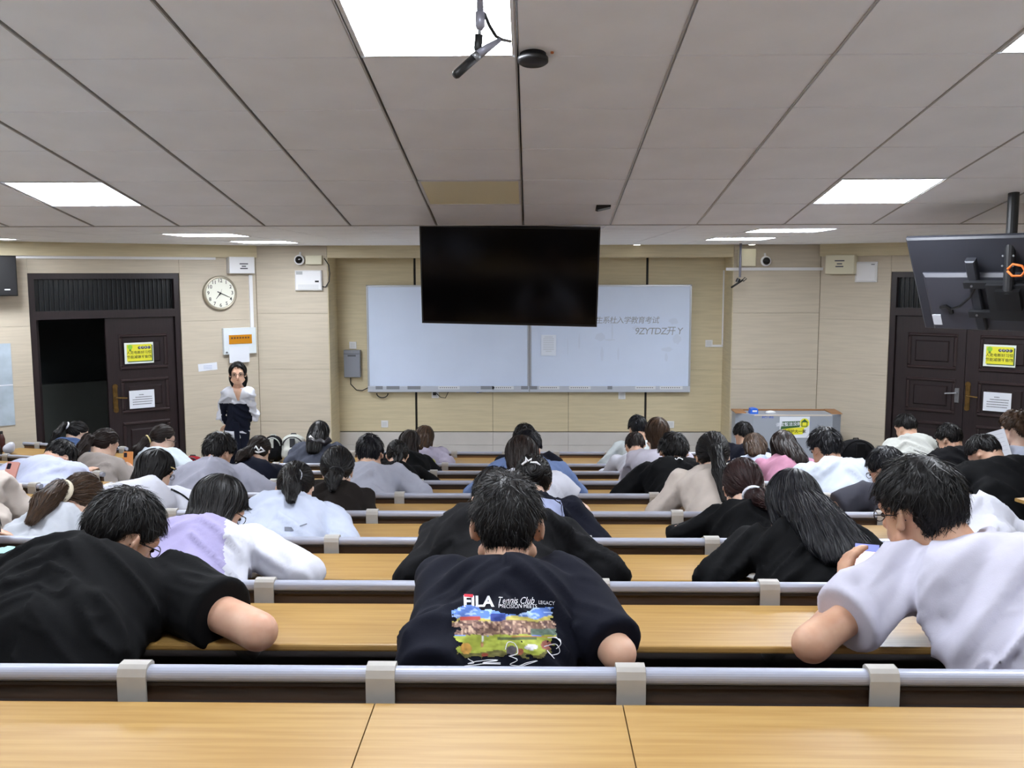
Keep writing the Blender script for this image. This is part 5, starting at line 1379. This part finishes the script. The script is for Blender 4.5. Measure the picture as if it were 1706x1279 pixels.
# ================================================================ second row
def raglan(c, K): 
    u = (c-K['Ch'].astype(f32))@K['bx'].astype(f32); w = (c-K['pel'].astype(f32))@nrm(K['N']-K['pel']).astype(f32)
    return np.abs(u) > .17-.20*(w-.22)
Kp = person('person in a lavender top with white raglan sleeves, left in the second row', 1, (366, 797), pitch=34, yaw=30, elR=(508, 955), elL=(258, 960), top='long', shirt=C_LAV, shirt2=(C_WHITE, raglan), wide=1.16, size=.98, hair='bob', headscale=1.02,
            hairkw=dict(len=.19, thick=.003), glasses=True, skin=M_SKIN2, loose=.022, folds=.007)
Kj = person('person in a black hooded jacket behind the tennis print shirt', 1, (826, 784), pitch=46, yaw=-8, elL=(702, 962), elR=(1004, 958), top='jacket', shirt=cloth('charcoal', (30, 30, 34)), wide=1.25, size=1.04, hair='short', hood=True, loose=.03, folds=.010, hx=.03)
Kg = person('person in a plain black top with hair down the back, right in the second row', 1, (1320, 789), pitch=28, yaw=4, elL=(1208, 948), elR=(1486, 955), hx=.04, top='long', shirt=C_BLACK, wide=1.08, size=1.0, hair='long', hmat=H_BLUEBLACK, headscale=1.04,
            hairkw=dict(len=.46, side=.05, w=.10, thick=.005, sl=.22, sw=.0026, lift=.006, jit=.08), nstr=4200, loose=.024)
person('person in a pale cyan top cut by the left picture edge', 1, (-45, 840), pitch=40, elR=(35, 955), top='tee', shirt=C_CYAN, sleeve=.8, wide=1.05, hair='short', hx=-.02)
person('person in a white t-shirt resting an arm at the right picture edge, second row', 1, (1790, 800), pitch=35, elL=(1685, 945), wrL=(1655, 930), top='tee', shirt=C_WHITE, sleeve=.8, wide=1.0, hair='short')

# ================================================================ third row
Ks = person('person with a cream scrunchie in a pale jacket, leftmost in the third row', 2, (138, 792), pitch=30, yaw=14, roll=4, elL=(22, 900), elR=(190, 900), top='jacket', shirt=cloth('ice', (196, 200, 208)), size=.95, hair='pony', hmat=H_BROWN, hx=-.04, headscale=1.02,
            hairkw=dict(tz=-.02, tx=-.02, len=.27, rt=.054, lean=.04, tiemat=M_SCRUN, tt=.017, sl=.12, lift=.010), skin=M_SKIN2)
Kc = person('person in a pale blue hooded top with grey marks, ponytail held by a white band', 2, (493, 773), pitch=28, yaw=2, elL=(425, 892), elR=(566, 890), top='long', shirt=C_PALE, size=.98, wide=1.12, hair='pony', hood=True, loose=.024, headscale=1.0,
            hairkw=dict(tz=.012, tx=.020, len=.21, rt=.040, lean=.2, tiemat=M_TIEW, sl=.11, lift=.006), skin=M_SKIN2)
for c4 in ([(431, 879), (441, 880), (441, 892), (431, 889)], [(474, 878), (486, 878), (490, 884), (474, 885)], [(499, 876), (511, 872), (511, 874), (499, 878)]):
    decal_quad(Kc, 'hoodie_mark', c4, mat('print_slate', (112, 116, 128), .8), .003, 4, 3)
Ksl = person('person in a navy sailor top with pale striped collar behind the nearest head', 2, (888, 763), pitch=30, yaw=6, elR=(980, 893), elL=(800, 893), top='long', shirt=C_NAVY, size=.97, wide=1.0, hair='bun', hairkw=dict(tz=.01, tx=.005, nape=-.085, ear=-.03, thick=.004), skin=M_SKIN2, loose=.024)
decal_quad(Ksl, 'sailor_collar', [(840, 822), (934, 834), (945, 880), (840, 874)], cloth('sailor_blue', (176, 184, 220)), .005, 16, 10)
for o_ in (4, 9): decal_line(Ksl, 'collar_stripe', [(942-o_, 836), (938-o_*.8, 877-o_), (880, 876-o_)], 1.2, C_NAVY2, .008)
Ka = person('person in a black top with a white hair band in the third row', 2, (1237, 769), pitch=22, yaw=2, elL=(1128, 890), elR=(1300, 890), top='long', shirt=C_BLACK, size=.97, wide=1.0, hair='lowpony', hmat=H_AUBURN, hx=-.02, headscale=1.06,
            hairkw=dict(tz=-.05, tx=.02, len=.13, rt=.048, lean=.35, tiemat=M_TIEW, tt=.009, sl=.11, thick=.004, nape=-.085, ear=-.03), skin=M_SKIN2)
Kw = person('person in a white long sleeved top with an arm stretched to the right, third row', 2, (1552, 770), pitch=32, yaw=-5, elR=(1690, 892), elL=(1520, 892), top='long', shirt=C_WHITE, size=1.0, wide=1.12, hair='bob', hmat=H_BLUEBLACK, hx=.12, hairkw=dict(len=.13), loose=.026)

# ================================================================ fourth row
Kx = person('person in a white top with thin black shoulder straps, left in the fourth row', 3, (260, 752), pitch=26, yaw=36, elL=(192, 848), elR=(330, 846), top='tee', sleeve=.85, shirt=C_WHITE, size=.98, wide=1.12, hair='bob', hairkw=dict(len=.12, ear=-.01, thick=.003), glasses=True, skin=M_SKIN2)
decal_line(Kx, 'strap', [(205, 808), (222, 826), (226, 846)], 3.5, C_BLACK); decal_line(Kx, 'strap', [(284, 815), (306, 826), (329, 846)], 3, C_BLACK)
Kb = person('person in a dark brown jacket in the fourth row, left of the middle', 3, (562, 749), pitch=24, yaw=-4, elL=(520, 850), elR=(612, 850), top='jacket', shirt=C_BROWN, size=.98, hair='lowpony', hmat=H_BLACK, hairkw=dict(tz=-.035, tx=.012, len=.17, rt=.044, lean=.1, sl=.10, thick=.006), headscale=1.05, skin=M_SKIN2)
Kt = person('person in a white t-shirt with a bare right arm, middle of the fourth row', 3, (868, 728), pitch=24, yaw=-16, elR=(968, 850), elL=(812, 850), shirt=C_WHITE, size=1.0, wide=1.08, hair='bob', hmat=H_DKBROWN, hairkw=dict(len=.05, ear=-.02), skin=M_SKIN2, sleeve=.50, hx=.05, loose=.022)
Kcr = person('person in a cream hooded jacket with a long ponytail, fourth row', 3, (1187, 724), pitch=16, yaw=4, elL=(1102, 850), elR=(1250, 850), top='jacket', shirt=C_CREAM, size=1.0, wide=1.04, hair='pony', hood=True, hairkw=dict(tz=.0, len=.33, rt=.040, sl=.13, ear=-.02, thick=.004), skin=M_SKIN2, loose=.026, headscale=1.02)
Kgs = person('person with glasses in a dark grey short sleeved shirt, right in the fourth row', 3, (1475, 749), pitch=24, yaw=-30, elL=(1392, 848), elR=(1560, 848), shirt=C_DKGREY, size=1.0, wide=1.1, hair='short', hmat=H_BLUEBLACK, hairkw=dict(thick=.006), glasses=True, sleeve=.85, loose=.024, hx=.05, collar='shirt')

# ================================================================ fifth row
Kh = person('person in a light grey hoodie, left in the fifth row', 4, (366, 725), pitch=26, yaw=22, elL=(296, 826), elR=(448, 826), top='hoodie', shirt=C_GREY, size=1.03, wide=1.1, hair='short', hairkw=dict(thick=.008, lift=.018, lumpy=True), loose=.026)
Kpl = person('person in a pale grey sweater with a dark plaid collar, fifth row', 4, (616, 727), pitch=18, yaw=0, elL=(580, 824), elR=(694, 822), top='long', shirt=cloth('light_grey', (188, 190, 204)), size=1.02, wide=1.06, hair='short', hmat=H_BLUEBLACK, hairkw=dict(thick=.004), loose=.024, hx=.06)
collar_ring(Kpl, cloth('plaid', (40, 44, 72)))
Kbl = person('person in a sky blue hoodie in the middle of the fifth row', 4, (880, 717), pitch=24, yaw=4, elL=(792, 822), elR=(952, 820), top='hoodie', shirt=C_BLUE, size=1.03, wide=1.08, hair='short', hmat=H_BLUEBLACK, hx=-.02, loose=.028)
Kbk = person('person in a black jacket with a small white logo, fifth row right of the middle', 4, (1122, 725), pitch=24, yaw=-2, elL=(1040, 822), elR=(1180, 822), top='hoodie', shirt=C_BLACK, size=1.04, wide=1.12, hair='short', hairkw=dict(thick=.008, lumpy=True, lift=.015), hx=-.02, loose=.028)
decal_line(Kbk, 'jacket_logo', [(1124, 764), (1128, 766), (1131, 763), (1138, 766)], 1.4, M_PRW, .004)
Kwt = person('person in a plain white t-shirt, right in the fifth row', 4, (1374, 717), pitch=20, yaw=-22, elL=(1330, 826), elR=(1452, 826), shirt=cloth('white_b', (214, 222, 236)), size=1.05, wide=1.12, hair='short', hmat=H_BLUEBLACK, hairkw=dict(thick=.008, lift=.02, lumpy=True, nape=-.09), sleeve=.8, skin=M_SKIN3, loose=.022, hx=.04)

# ================================================================ sixth to eighth rows
Kn = person('person in a dark blue top with a white hair clip, sixth row', 5, (432, 728), pitch=22, yaw=8, elL=(392, 800), elR=(478, 800), top='long', shirt=C_NAVY2, size=1.0, hair='lowpony', hmat=H_DKBROWN, hairkw=dict(tz=-.005, tx=-.02, len=.15, rt=.045, lean=-.3, tie=False), skin=M_SKIN2)
person('person in a black shirt beside the lime green bag, sixth row', 5, (662, 735), pitch=26, yaw=-6, elL=(630, 798), elR=(708, 800), top='long', shirt=C_BLACK, size=.97, hair='pony', hairkw=dict(tz=.0, tx=.02, len=.17, rt=.036), skin=M_SKIN2)
person('person in a navy top in the middle of the sixth row', 5, (874, 708), pitch=22, elR=(945, 800), elL=(830, 800), top='long', shirt=C_NAVY, size=1.02, hair='short', hx=.03, wide=1.05)
person('person in a white blouse with pinned up hair, sixth row right of the middle', 5, (1095, 697), pitch=4, yaw=0, elL=(1048, 800), elR=(1150, 800), top='long', shirt=cloth('blouse', (220, 216, 230)), size=1.0, hair='updo', hmat=H_BROWN, skin=M_SKIN2, loose=.024, headscale=1.02)
Kpk = person('person in a pink hoodie in front of the lectern sign, sixth row', 5, (1304, 719), pitch=18, yaw=6, elL=(1262, 800), elR=(1362, 800), top='hoodie', shirt=C_PINK, size=1.02, hair='long', hmat=H_DKBROWN, hairkw=dict(len=.30, side=.07, w=.05), skin=M_SKIN2, loose=.024)
person('person in a pale blue shirt left of the pink hoodie, seventh row', 6, (1256, 723), pitch=24, yaw=0, elL=(1225, 786), elR=(1300, 786), top='long', shirt=C_PALE, size=1.0, hair='long', hmat=H_BROWN, hairkw=dict(len=.26, w=.06, side=-.04), skin=M_SKIN2)
person('person with hair down leaning behind the lime green bag, seventh row', 6, (683, 718), pitch=18, yaw=10, elL=(650, 786), elR=(720, 786), top='long', shirt=C_BLACK, size=1.0, hair='bob', hmat=H_DKBROWN, hairkw=dict(len=.16), skin=M_SKIN2)
person('person in white sleeves half hidden by the white blouse, seventh row', 6, (1058, 722), pitch=34, yaw=0, elL=(1016, 784), elR=(1090, 786), top='long', shirt=C_WHITE, size=.98, hair='short', hmat=H_DKBROWN)
person('person in a white shirt in the eighth row before the dark wall groove', 7, (1062, 693), pitch=14, yaw=-10, elL=(1010, 771), elR=(1110, 771), top='long', shirt=cloth('white_c', (216, 224, 226)), size=1.02, hair='short', hmat=H_BLUEBLACK, hx=-.04)
Kcl = person('person in a slate jacket with a large striped hair clip, eighth row', 7, (533, 702), pitch=8, yaw=0, elL=(486, 771), elR=(580, 771), top='jacket', shirt=C_SLATE, size=1.0, hair='long', hairkw=dict(len=.34, w=.055), skin=M_SKIN2, headscale=1.02, loose=.026)
person('person in a lilac top with brown hair down, eighth row', 7, (708, 710), pitch=14, yaw=8, elL=(680, 771), elR=(745, 771), top='long', shirt=cloth('lilac', (196, 188, 208)), size=.98, hair='long', hmat=H_BROWN, hairkw=dict(len=.26, w=.055), skin=M_SKIN2)
person('person in a dark navy top in front of the lectern, eighth row', 7, (1238, 704), pitch=18, yaw=-20, elL=(1205, 771), elR=(1275, 771), top='long', shirt=C_NAVY, size=1.0, hair='short', hairkw=dict(nape=-.05))

# ================================================================ side blocks
def side_seat(sgn, j, px, dist=.26):
    ax, ay, az = SIDES[sgn][j]; rz = sgn*SIDE_A; ex = np.array([math.cos(rz), math.sin(rz)])*sgn; n = np.array([-math.sin(rz), math.cos(rz)])
    best = None
    for t in np.linspace(-.1, 3, 311):
        p = np.array([sgn*ax, ay])+ex*t+n*dist; q_ = project((p[0], p[1], az-.1))[0]
        if best is None or abs(q_-px) < best[0]: best = (abs(q_-px), p)
    p = best[1]; nz = SIDES[sgn][j+1][2]
    return (float(p[0]), float(p[1]), rz, max(0.0, nz-.80), nz+DESK_DZ)
person('person in a cream blouse holding a phone at the left picture edge', seat=side_seat(-1, 0, -28), head=(-30, 728), pitch=26, yaw=10, elR=(24, 838, 5.30), wrR=(14, 806, 5.42), elL=(-90, 830), top='long', shirt=C_CREAM, hair='long', hmat=H_DKBROWN, size=.98, loose=.03, skin=M_SKIN2)
phone(16, 791, 5.38, .078, .16, -10, -30, 'phone in a pink case held at the left picture edge', 'back', M_PINKCASE)
person('person in a white t-shirt bent far forward in the left block', seat=side_seat(-1, 1, 68), head=(101, 735), pitch=58, yaw=12, elL=(10, 800), elR=(125, 795), shirt=cloth('white_d', (206, 212, 238)), size=1.05, wide=1.12, hair='short', sleeve=.85, hairkw=dict(nape=-.05), loose=.026)
person('person in a beige grey top holding an orange phone, left block', seat=side_seat(-1, 2, 162), head=(176, 716), pitch=22, yaw=22, elL=(130, 792), elR=(218, 800), wrR=(216, 778, 7.28), top='long', shirt=C_BEIGE, size=1.0, wide=1.05, hair='pony', hmat=H_DKBROWN, hairkw=dict(tz=-.005, len=.17, rt=.048, lean=-.2, tie=False), skin=M_SKIN2, loose=.024)
phone(213, 768, 7.30, .075, .15, 0, -10, 'orange backed phone held by the person in beige grey', 'back', mat('phone_orange', (226, 150, 86), .5))
person('person in a denim jacket with a high ponytail, front of the left block', seat=side_seat(-1, 4, 120), head=(130, 703), pitch=24, yaw=30, top='jacket', shirt=C_DENIM, size=.97, hair='highpony', hairkw=dict(tz=.03, len=.26, rt=.035, lean=-.5, tiemat=M_TIEW, tt=.009), skin=M_SKIN2)
person('person in an ice blue jacket with a gold hair tie beside the left aisle', seat=side_seat(-1, 3, 268), head=(272, 709), pitch=18, yaw=34, elR=(322, 790), top='jacket', shirt=cloth('ice_b', (204, 214, 222)), size=.98, hair='lowpony', hmat=H_DKBROWN, hairkw=dict(tz=-.02, len=.22, rt=.036, lean=-.45, tiemat=M_GOLD), skin=M_SKIN2, glasses=True, loose=.028)
Krb = person('person in a black t-shirt with a bent bare arm, nearest in the right block', seat=side_seat(1, 1, 1662), head=(1638, 726), pitch=44, yaw=-24, elL=(1602, 796), elR=(1760, 830), shirt=C_BLACK, size=1.06, wide=1.15, hair='short', sleeve=.72, hairkw=dict(nape=-.045, ear=.02), loose=.026, hx=.03)
person('person in a dark jacket in the right block before the closed door', seat=side_seat(1, 3, 1590), head=(1580, 709), pitch=24, yaw=-20, elL=(1532, 785), top='jacket', shirt=cloth('ink', (26, 26, 32)), size=1.02, wide=1.08, hair='short', hairkw=dict(thick=.006))
person('person in an off-white shirt left in the right block before the door', seat=side_seat(1, 4, 1525), head=(1508, 691), pitch=20, yaw=-14, elL=(1478, 770), top='long', shirt=cloth('offwhite', (214, 216, 210)), size=1.04, wide=1.1, hair='short', hairkw=dict(nape=-.05))
person('person in a light blue shirt at the right picture edge', seat=side_seat(1, 2, 1705), head=(1692, 689), pitch=8, yaw=-22, top='long', shirt=C_PALE, size=1.0, hair='curly', hmat=H_BROWN, hairkw=dict(thick=.014, lift=.012), skin=M_SKIN2)
# ================================================================ the standing teacher
def bodice(c, K):
    w = (c-K['pel'].astype(f32))[:, 2]; u = np.abs((c-K['pel'].astype(f32))@K['bx'].astype(f32))
    return (w > -.005) & (w < .30) & (u < .165)
TY = 10.45
Pt = at_y(396, 760, TY)
Kte = person('standing teacher in a pale shirt and navy bodice with hands behind the back', seat=(float(Pt[0]), TY, math.pi-.12, 0.0, .9), head=(396, 604), pitch=2, yaw=-22, size=.94, headscale=1.08, L0=.50, pz=.90, standing=True, top='long',
             shirt=cloth('teacher_shirt', (232, 234, 244)), shirt2=(C_NAVY2, bodice), hair='bob', hairkw=dict(len=.10, nape=-.10, ear=-.03, thick=.0, fore=.075, faceup=.016, part=.008), skin=M_SKIN, trousers=C_NAVY2, cell=.0095, glasses=True, hx=.0, fwmax=.12, wide=.80, loose=.011,
             elL=(424, 692, TY+.07), elR=(367, 694, TY+.06), wrL=(384, 706, TY+.15), wrR=(402, 722, TY+.16), neckL=.125)
hp = Kte['hp']
kid(Kte, MB().tube([hp(-.017, .097, -.068), hp(0, .100, -.070), hp(.017, .097, -.068)], [.002, .0045, .002], 6), 'lips', mat('lips', (176, 104, 96), .5), True)
for sg in (-1, 1): kid(Kte, MB().tube([hp(sg*.016, .094, .008), hp(sg*.033, .094, .012), hp(sg*.05, .084, .008)], [.0025, .0035, .0015], 6), 'eyebrow', H_BLACK, True)
bx, by, N = Kte['bx'], Kte['by'], Kte['N']
decal_quad(Kte, 'neckline', [(386, 645), (407, 645), (399, 667), (396, 667)], M_SKIN, .004, 6, 6)
C_TS = cloth('teacher_collar', (238, 240, 248))
decal_quad(Kte, 'collar_flap', [(380, 645), (387, 643), (395, 664), (378, 659)], C_TS, .010, 5, 5)
decal_quad(Kte, 'collar_flap', [(405, 643), (412, 645), (415, 659), (399, 664)], C_TS, .010, 5, 5)
p0 = Kte['pel']+by*.135+bx*-.06
kid(Kte, MB().add([p0+bx*-.03+np.array([0, 0, .10]), p0+bx*.03+np.array([0, 0, .10]), p0+bx*.025+np.array([0, 0, -.28])-by*.02, p0+bx*-.03+np.array([0, 0, -.28])-by*.02] + [q_+by*.012 for q_ in (p0+bx*-.03+np.array([0, 0, .10]), p0+bx*.03+np.array([0, 0, .10]), p0+bx*.025+np.array([0, 0, -.28])-by*.02, p0+bx*-.03+np.array([0, 0, -.28])-by*.02)],
    [(0, 1, 2, 3), (7, 6, 5, 4), (0, 4, 5, 1), (1, 5, 6, 2), (2, 6, 7, 3), (3, 7, 4, 0)]), 'sash', C_NAVY2)
bd = on_surf(Kte, 417, 668, 'shirt', .004); mb = MB(); mb.lathe([(.012, 0), (.012, .004)], 10, axis='y'); mb.v = [tuple(np.array(v)+bd) for v in mb.v]; kid(Kte, mb, 'badge', M_WHITE)

# ================================================================ hair ornaments
def clip_shape(K, px, py, pts, m, name='hair_clip', r=.006):
    c = on_surf(K, px, py, 'hair', .006); s_ = np.linalg.norm(c-EYE)/FPX
    mb = MB(); mb.tube([c+CR*x*s_-CU*y*s_ for x, y in pts], r, 6); return kid(K, mb, name, m, True, 'hair')
M_CLIPW = mat('clip_white', (228, 226, 228), .4)
clip_shape(Ksl, 880, 772, [(-10, 4), (-3, -2), (-4, -8), (0, -2), (6, -6), (4, 0), (14, 0), (20, 5)], M_CLIPW, r=.006)
clip_shape(Kn, 428, 748, [(-6, 2), (-2, -4), (3, 3), (6, -2), (12, 3), (2, 6), (-4, 4)], M_CLIPW, r=.009)
clip_shape(Kcl, 533, 733, [(-17, -1), (-8, 5), (0, 2), (8, 6), (17, -1)], mat('clip_dark', (36, 34, 40), .3), r=.030)
for x in (-12, 12): clip_shape(Kcl, 533+x, 731, [(-5, -4), (3, 4)], M_CLIPW, 'clip_stripe', r=.014)
clip_shape(Kw, 1560, 786, [(-12, 2), (0, -3), (12, 3)], M_CLIPW, 'hair_band', r=.006)
clip_shape(Kx, 285, 782, [(-6, -4), (2, -2), (6, 0)], M_GOLD, r=.004)

# ================================================================ bags and small things
def backpack(x, y, z, w, h, d, m, m2, label, rz=0.0, straps=True):
    r = empty('backpack', (x, y, z), rz, label, 'backpack', 'bags')
    V, Q = mesh_field(union([eseg((0, 0, h*.30), (0, 0, h*.72), (1, 0, 0), (w/2, d/2), (w*.44, d*.42)), eseg((0, -d*.45, h*.22), (0, -d*.45, h*.42), (1, 0, 0), (w*.36, d*.22), (w*.34, d*.20)), ell((0, 0, h*.2), np.eye(3), (w/2, d/2, h*.2))], .03), (-w, -d*1.2, -.02), (w, d, h*1.15), .012)
    V[:, 2] = np.maximum(V[:, 2], 0)
    bb = link('bag_body', np_mesh('bag_body', V, Q, m), r)
    mb = MB(); mb.tube([(w*.40*math.cos(t), -d*.30, h*.55+h*.34*math.sin(t)) for t in np.linspace(.15, math.pi-.15, 12)], .006, 6); mb.build('zip', m2, bb, True)
    MB().tube([(-.03, 0, h*.72+d*.32), (-.02, 0, h*.72+d*.45), (.02, 0, h*.72+d*.45), (.03, 0, h*.72+d*.32)], .006, 6).build('grab_handle', m2, r, True)
    MB().box(-w*.08, w*.10, -d*.53, -d*.40, h*.08, h*.86).build('front_band', m2, bb)
    return r
B_W = cloth('bag_white', (206, 208, 200)); B_K = cloth('bag_black', (24, 24, 28)); B_G = mat('bag_trim_dark', (52, 54, 58), .6)
dz = RAILZ[8]+DESK_DZ
x = at_y(490, 750, 9.02)[0]; backpack(x, 9.02, dz, .25, .27, .16, B_W, B_G, 'white backpack standing on the front desk row')
x = at_y(456, 750, 9.02)[0]; backpack(x, 9.02, dz, .19, .26, .15, B_K, B_W, 'black backpack with a white band on the front desk row')
sx, sy, rz_, fz, dk = side_seat(1, 4, 1424, .28)
backpack(sx, sy, fz+.455, .40, .64, .26, B_K, B_K, 'black backpack on the aisle seat of the right block')
sx, sy, rz_, fz, dk = side_seat(-1, 4, 322, .28)
backpack(sx, sy, fz+.455, .24, .46, .2, cloth('bag_red', (150, 24, 34)), B_G, 'dark red backpack left of the grey hoodie')
# lime bag on the desk of the seventh row
lz = RAILZ[7]+DESK_DZ; P = at_z(695, 781, lz)
r = empty('tote_bag', (float(P[0]), float(P[1])+.05, lz), 0, 'lime green bag lying on the desk between two students', 'bag', 'bags')
V, Q = mesh_field(union([eseg((-.09, 0, .05), (.10, 0, .045), (0, 0, 1), (.05, .07), (.042, .06)), eseg((-.05, 0, .08), (.03, 0, .10), (0, 1, 0), (.05, .025), (.04, .02))], .04), (-.22, -.14, -.01), (.24, .14, .2), .01)
V[:, 2] = np.maximum(V[:, 2]+.006*vnoise(V*30), 0); link('bag_body', np_mesh('bag_body', V, Q, cloth('lime', (196, 196, 96))), r)
MB().tube([(-.06, -.02, .10), (-.02, -.03, .135), (.05, -.03, .12), (.11, -.03, .07)], .008, 6).build('bag_strap', mat('strap_dark', (70, 66, 52), .7), r, True)
# left block front desk: bottle and white bag
zd5 = SIDES[-1][5][2]+DESK_DZ
P = at_z(4, 752, zd5); r = empty('drink_bottle', (float(P[0]), float(P[1])+.0, zd5), 0, 'dark brown bottle on a desk at the left picture edge', 'bottle')
MB().lathe([(.03, 0), (.031, .01), (.031, .13), (.018, .17), (.013, .18)], 16).build('bottle_body', mat('bottle_brown', (66, 34, 30), .25), r, True); MB().lathe([(.015, .18), (.015, .205)], 12).build('cap', M_INK, r)
P = at_z(15, 756, zd5); r = empty('cloth_bundle', (float(P[0]), float(P[1]), zd5), 0, 'white bundle on a desk beside the brown bottle', 'bundle')
V, Q = mesh_field(union([ell((0, 0, .05), np.eye(3), (.055, .05, .05)), ell((.03, 0, .09), np.eye(3), (.03, .03, .03))], .03), (-.1, -.1, -.02), (.1, .1, .15), .009); V[:, 2] = np.maximum(V[:, 2], 0); link('wrap', np_mesh('wrap', V, Q, C_WHITE), r)
# sheet standing in the right block
P = at_y(1661, 741, 6.85); r = empty('paper_sheet', label='white sheet held up in the right block', cat='paper')
r.matrix_world = Matrix.Translation(P) @ Matrix.Rotation(math.radians(-60), 4, 'Z') @ Matrix.Rotation(math.radians(-22), 4, 'Y')
MB().box(-.09, .09, -.002, .002, -.10, .10).build('sheet', M_PAPER, r)
for i_ in range(5): MB().box(-.07, .07, -.003, -.002, .07-.03*i_, .072-.03*i_).build('print_line', mat('print_pale', (176, 182, 192), .8), r)
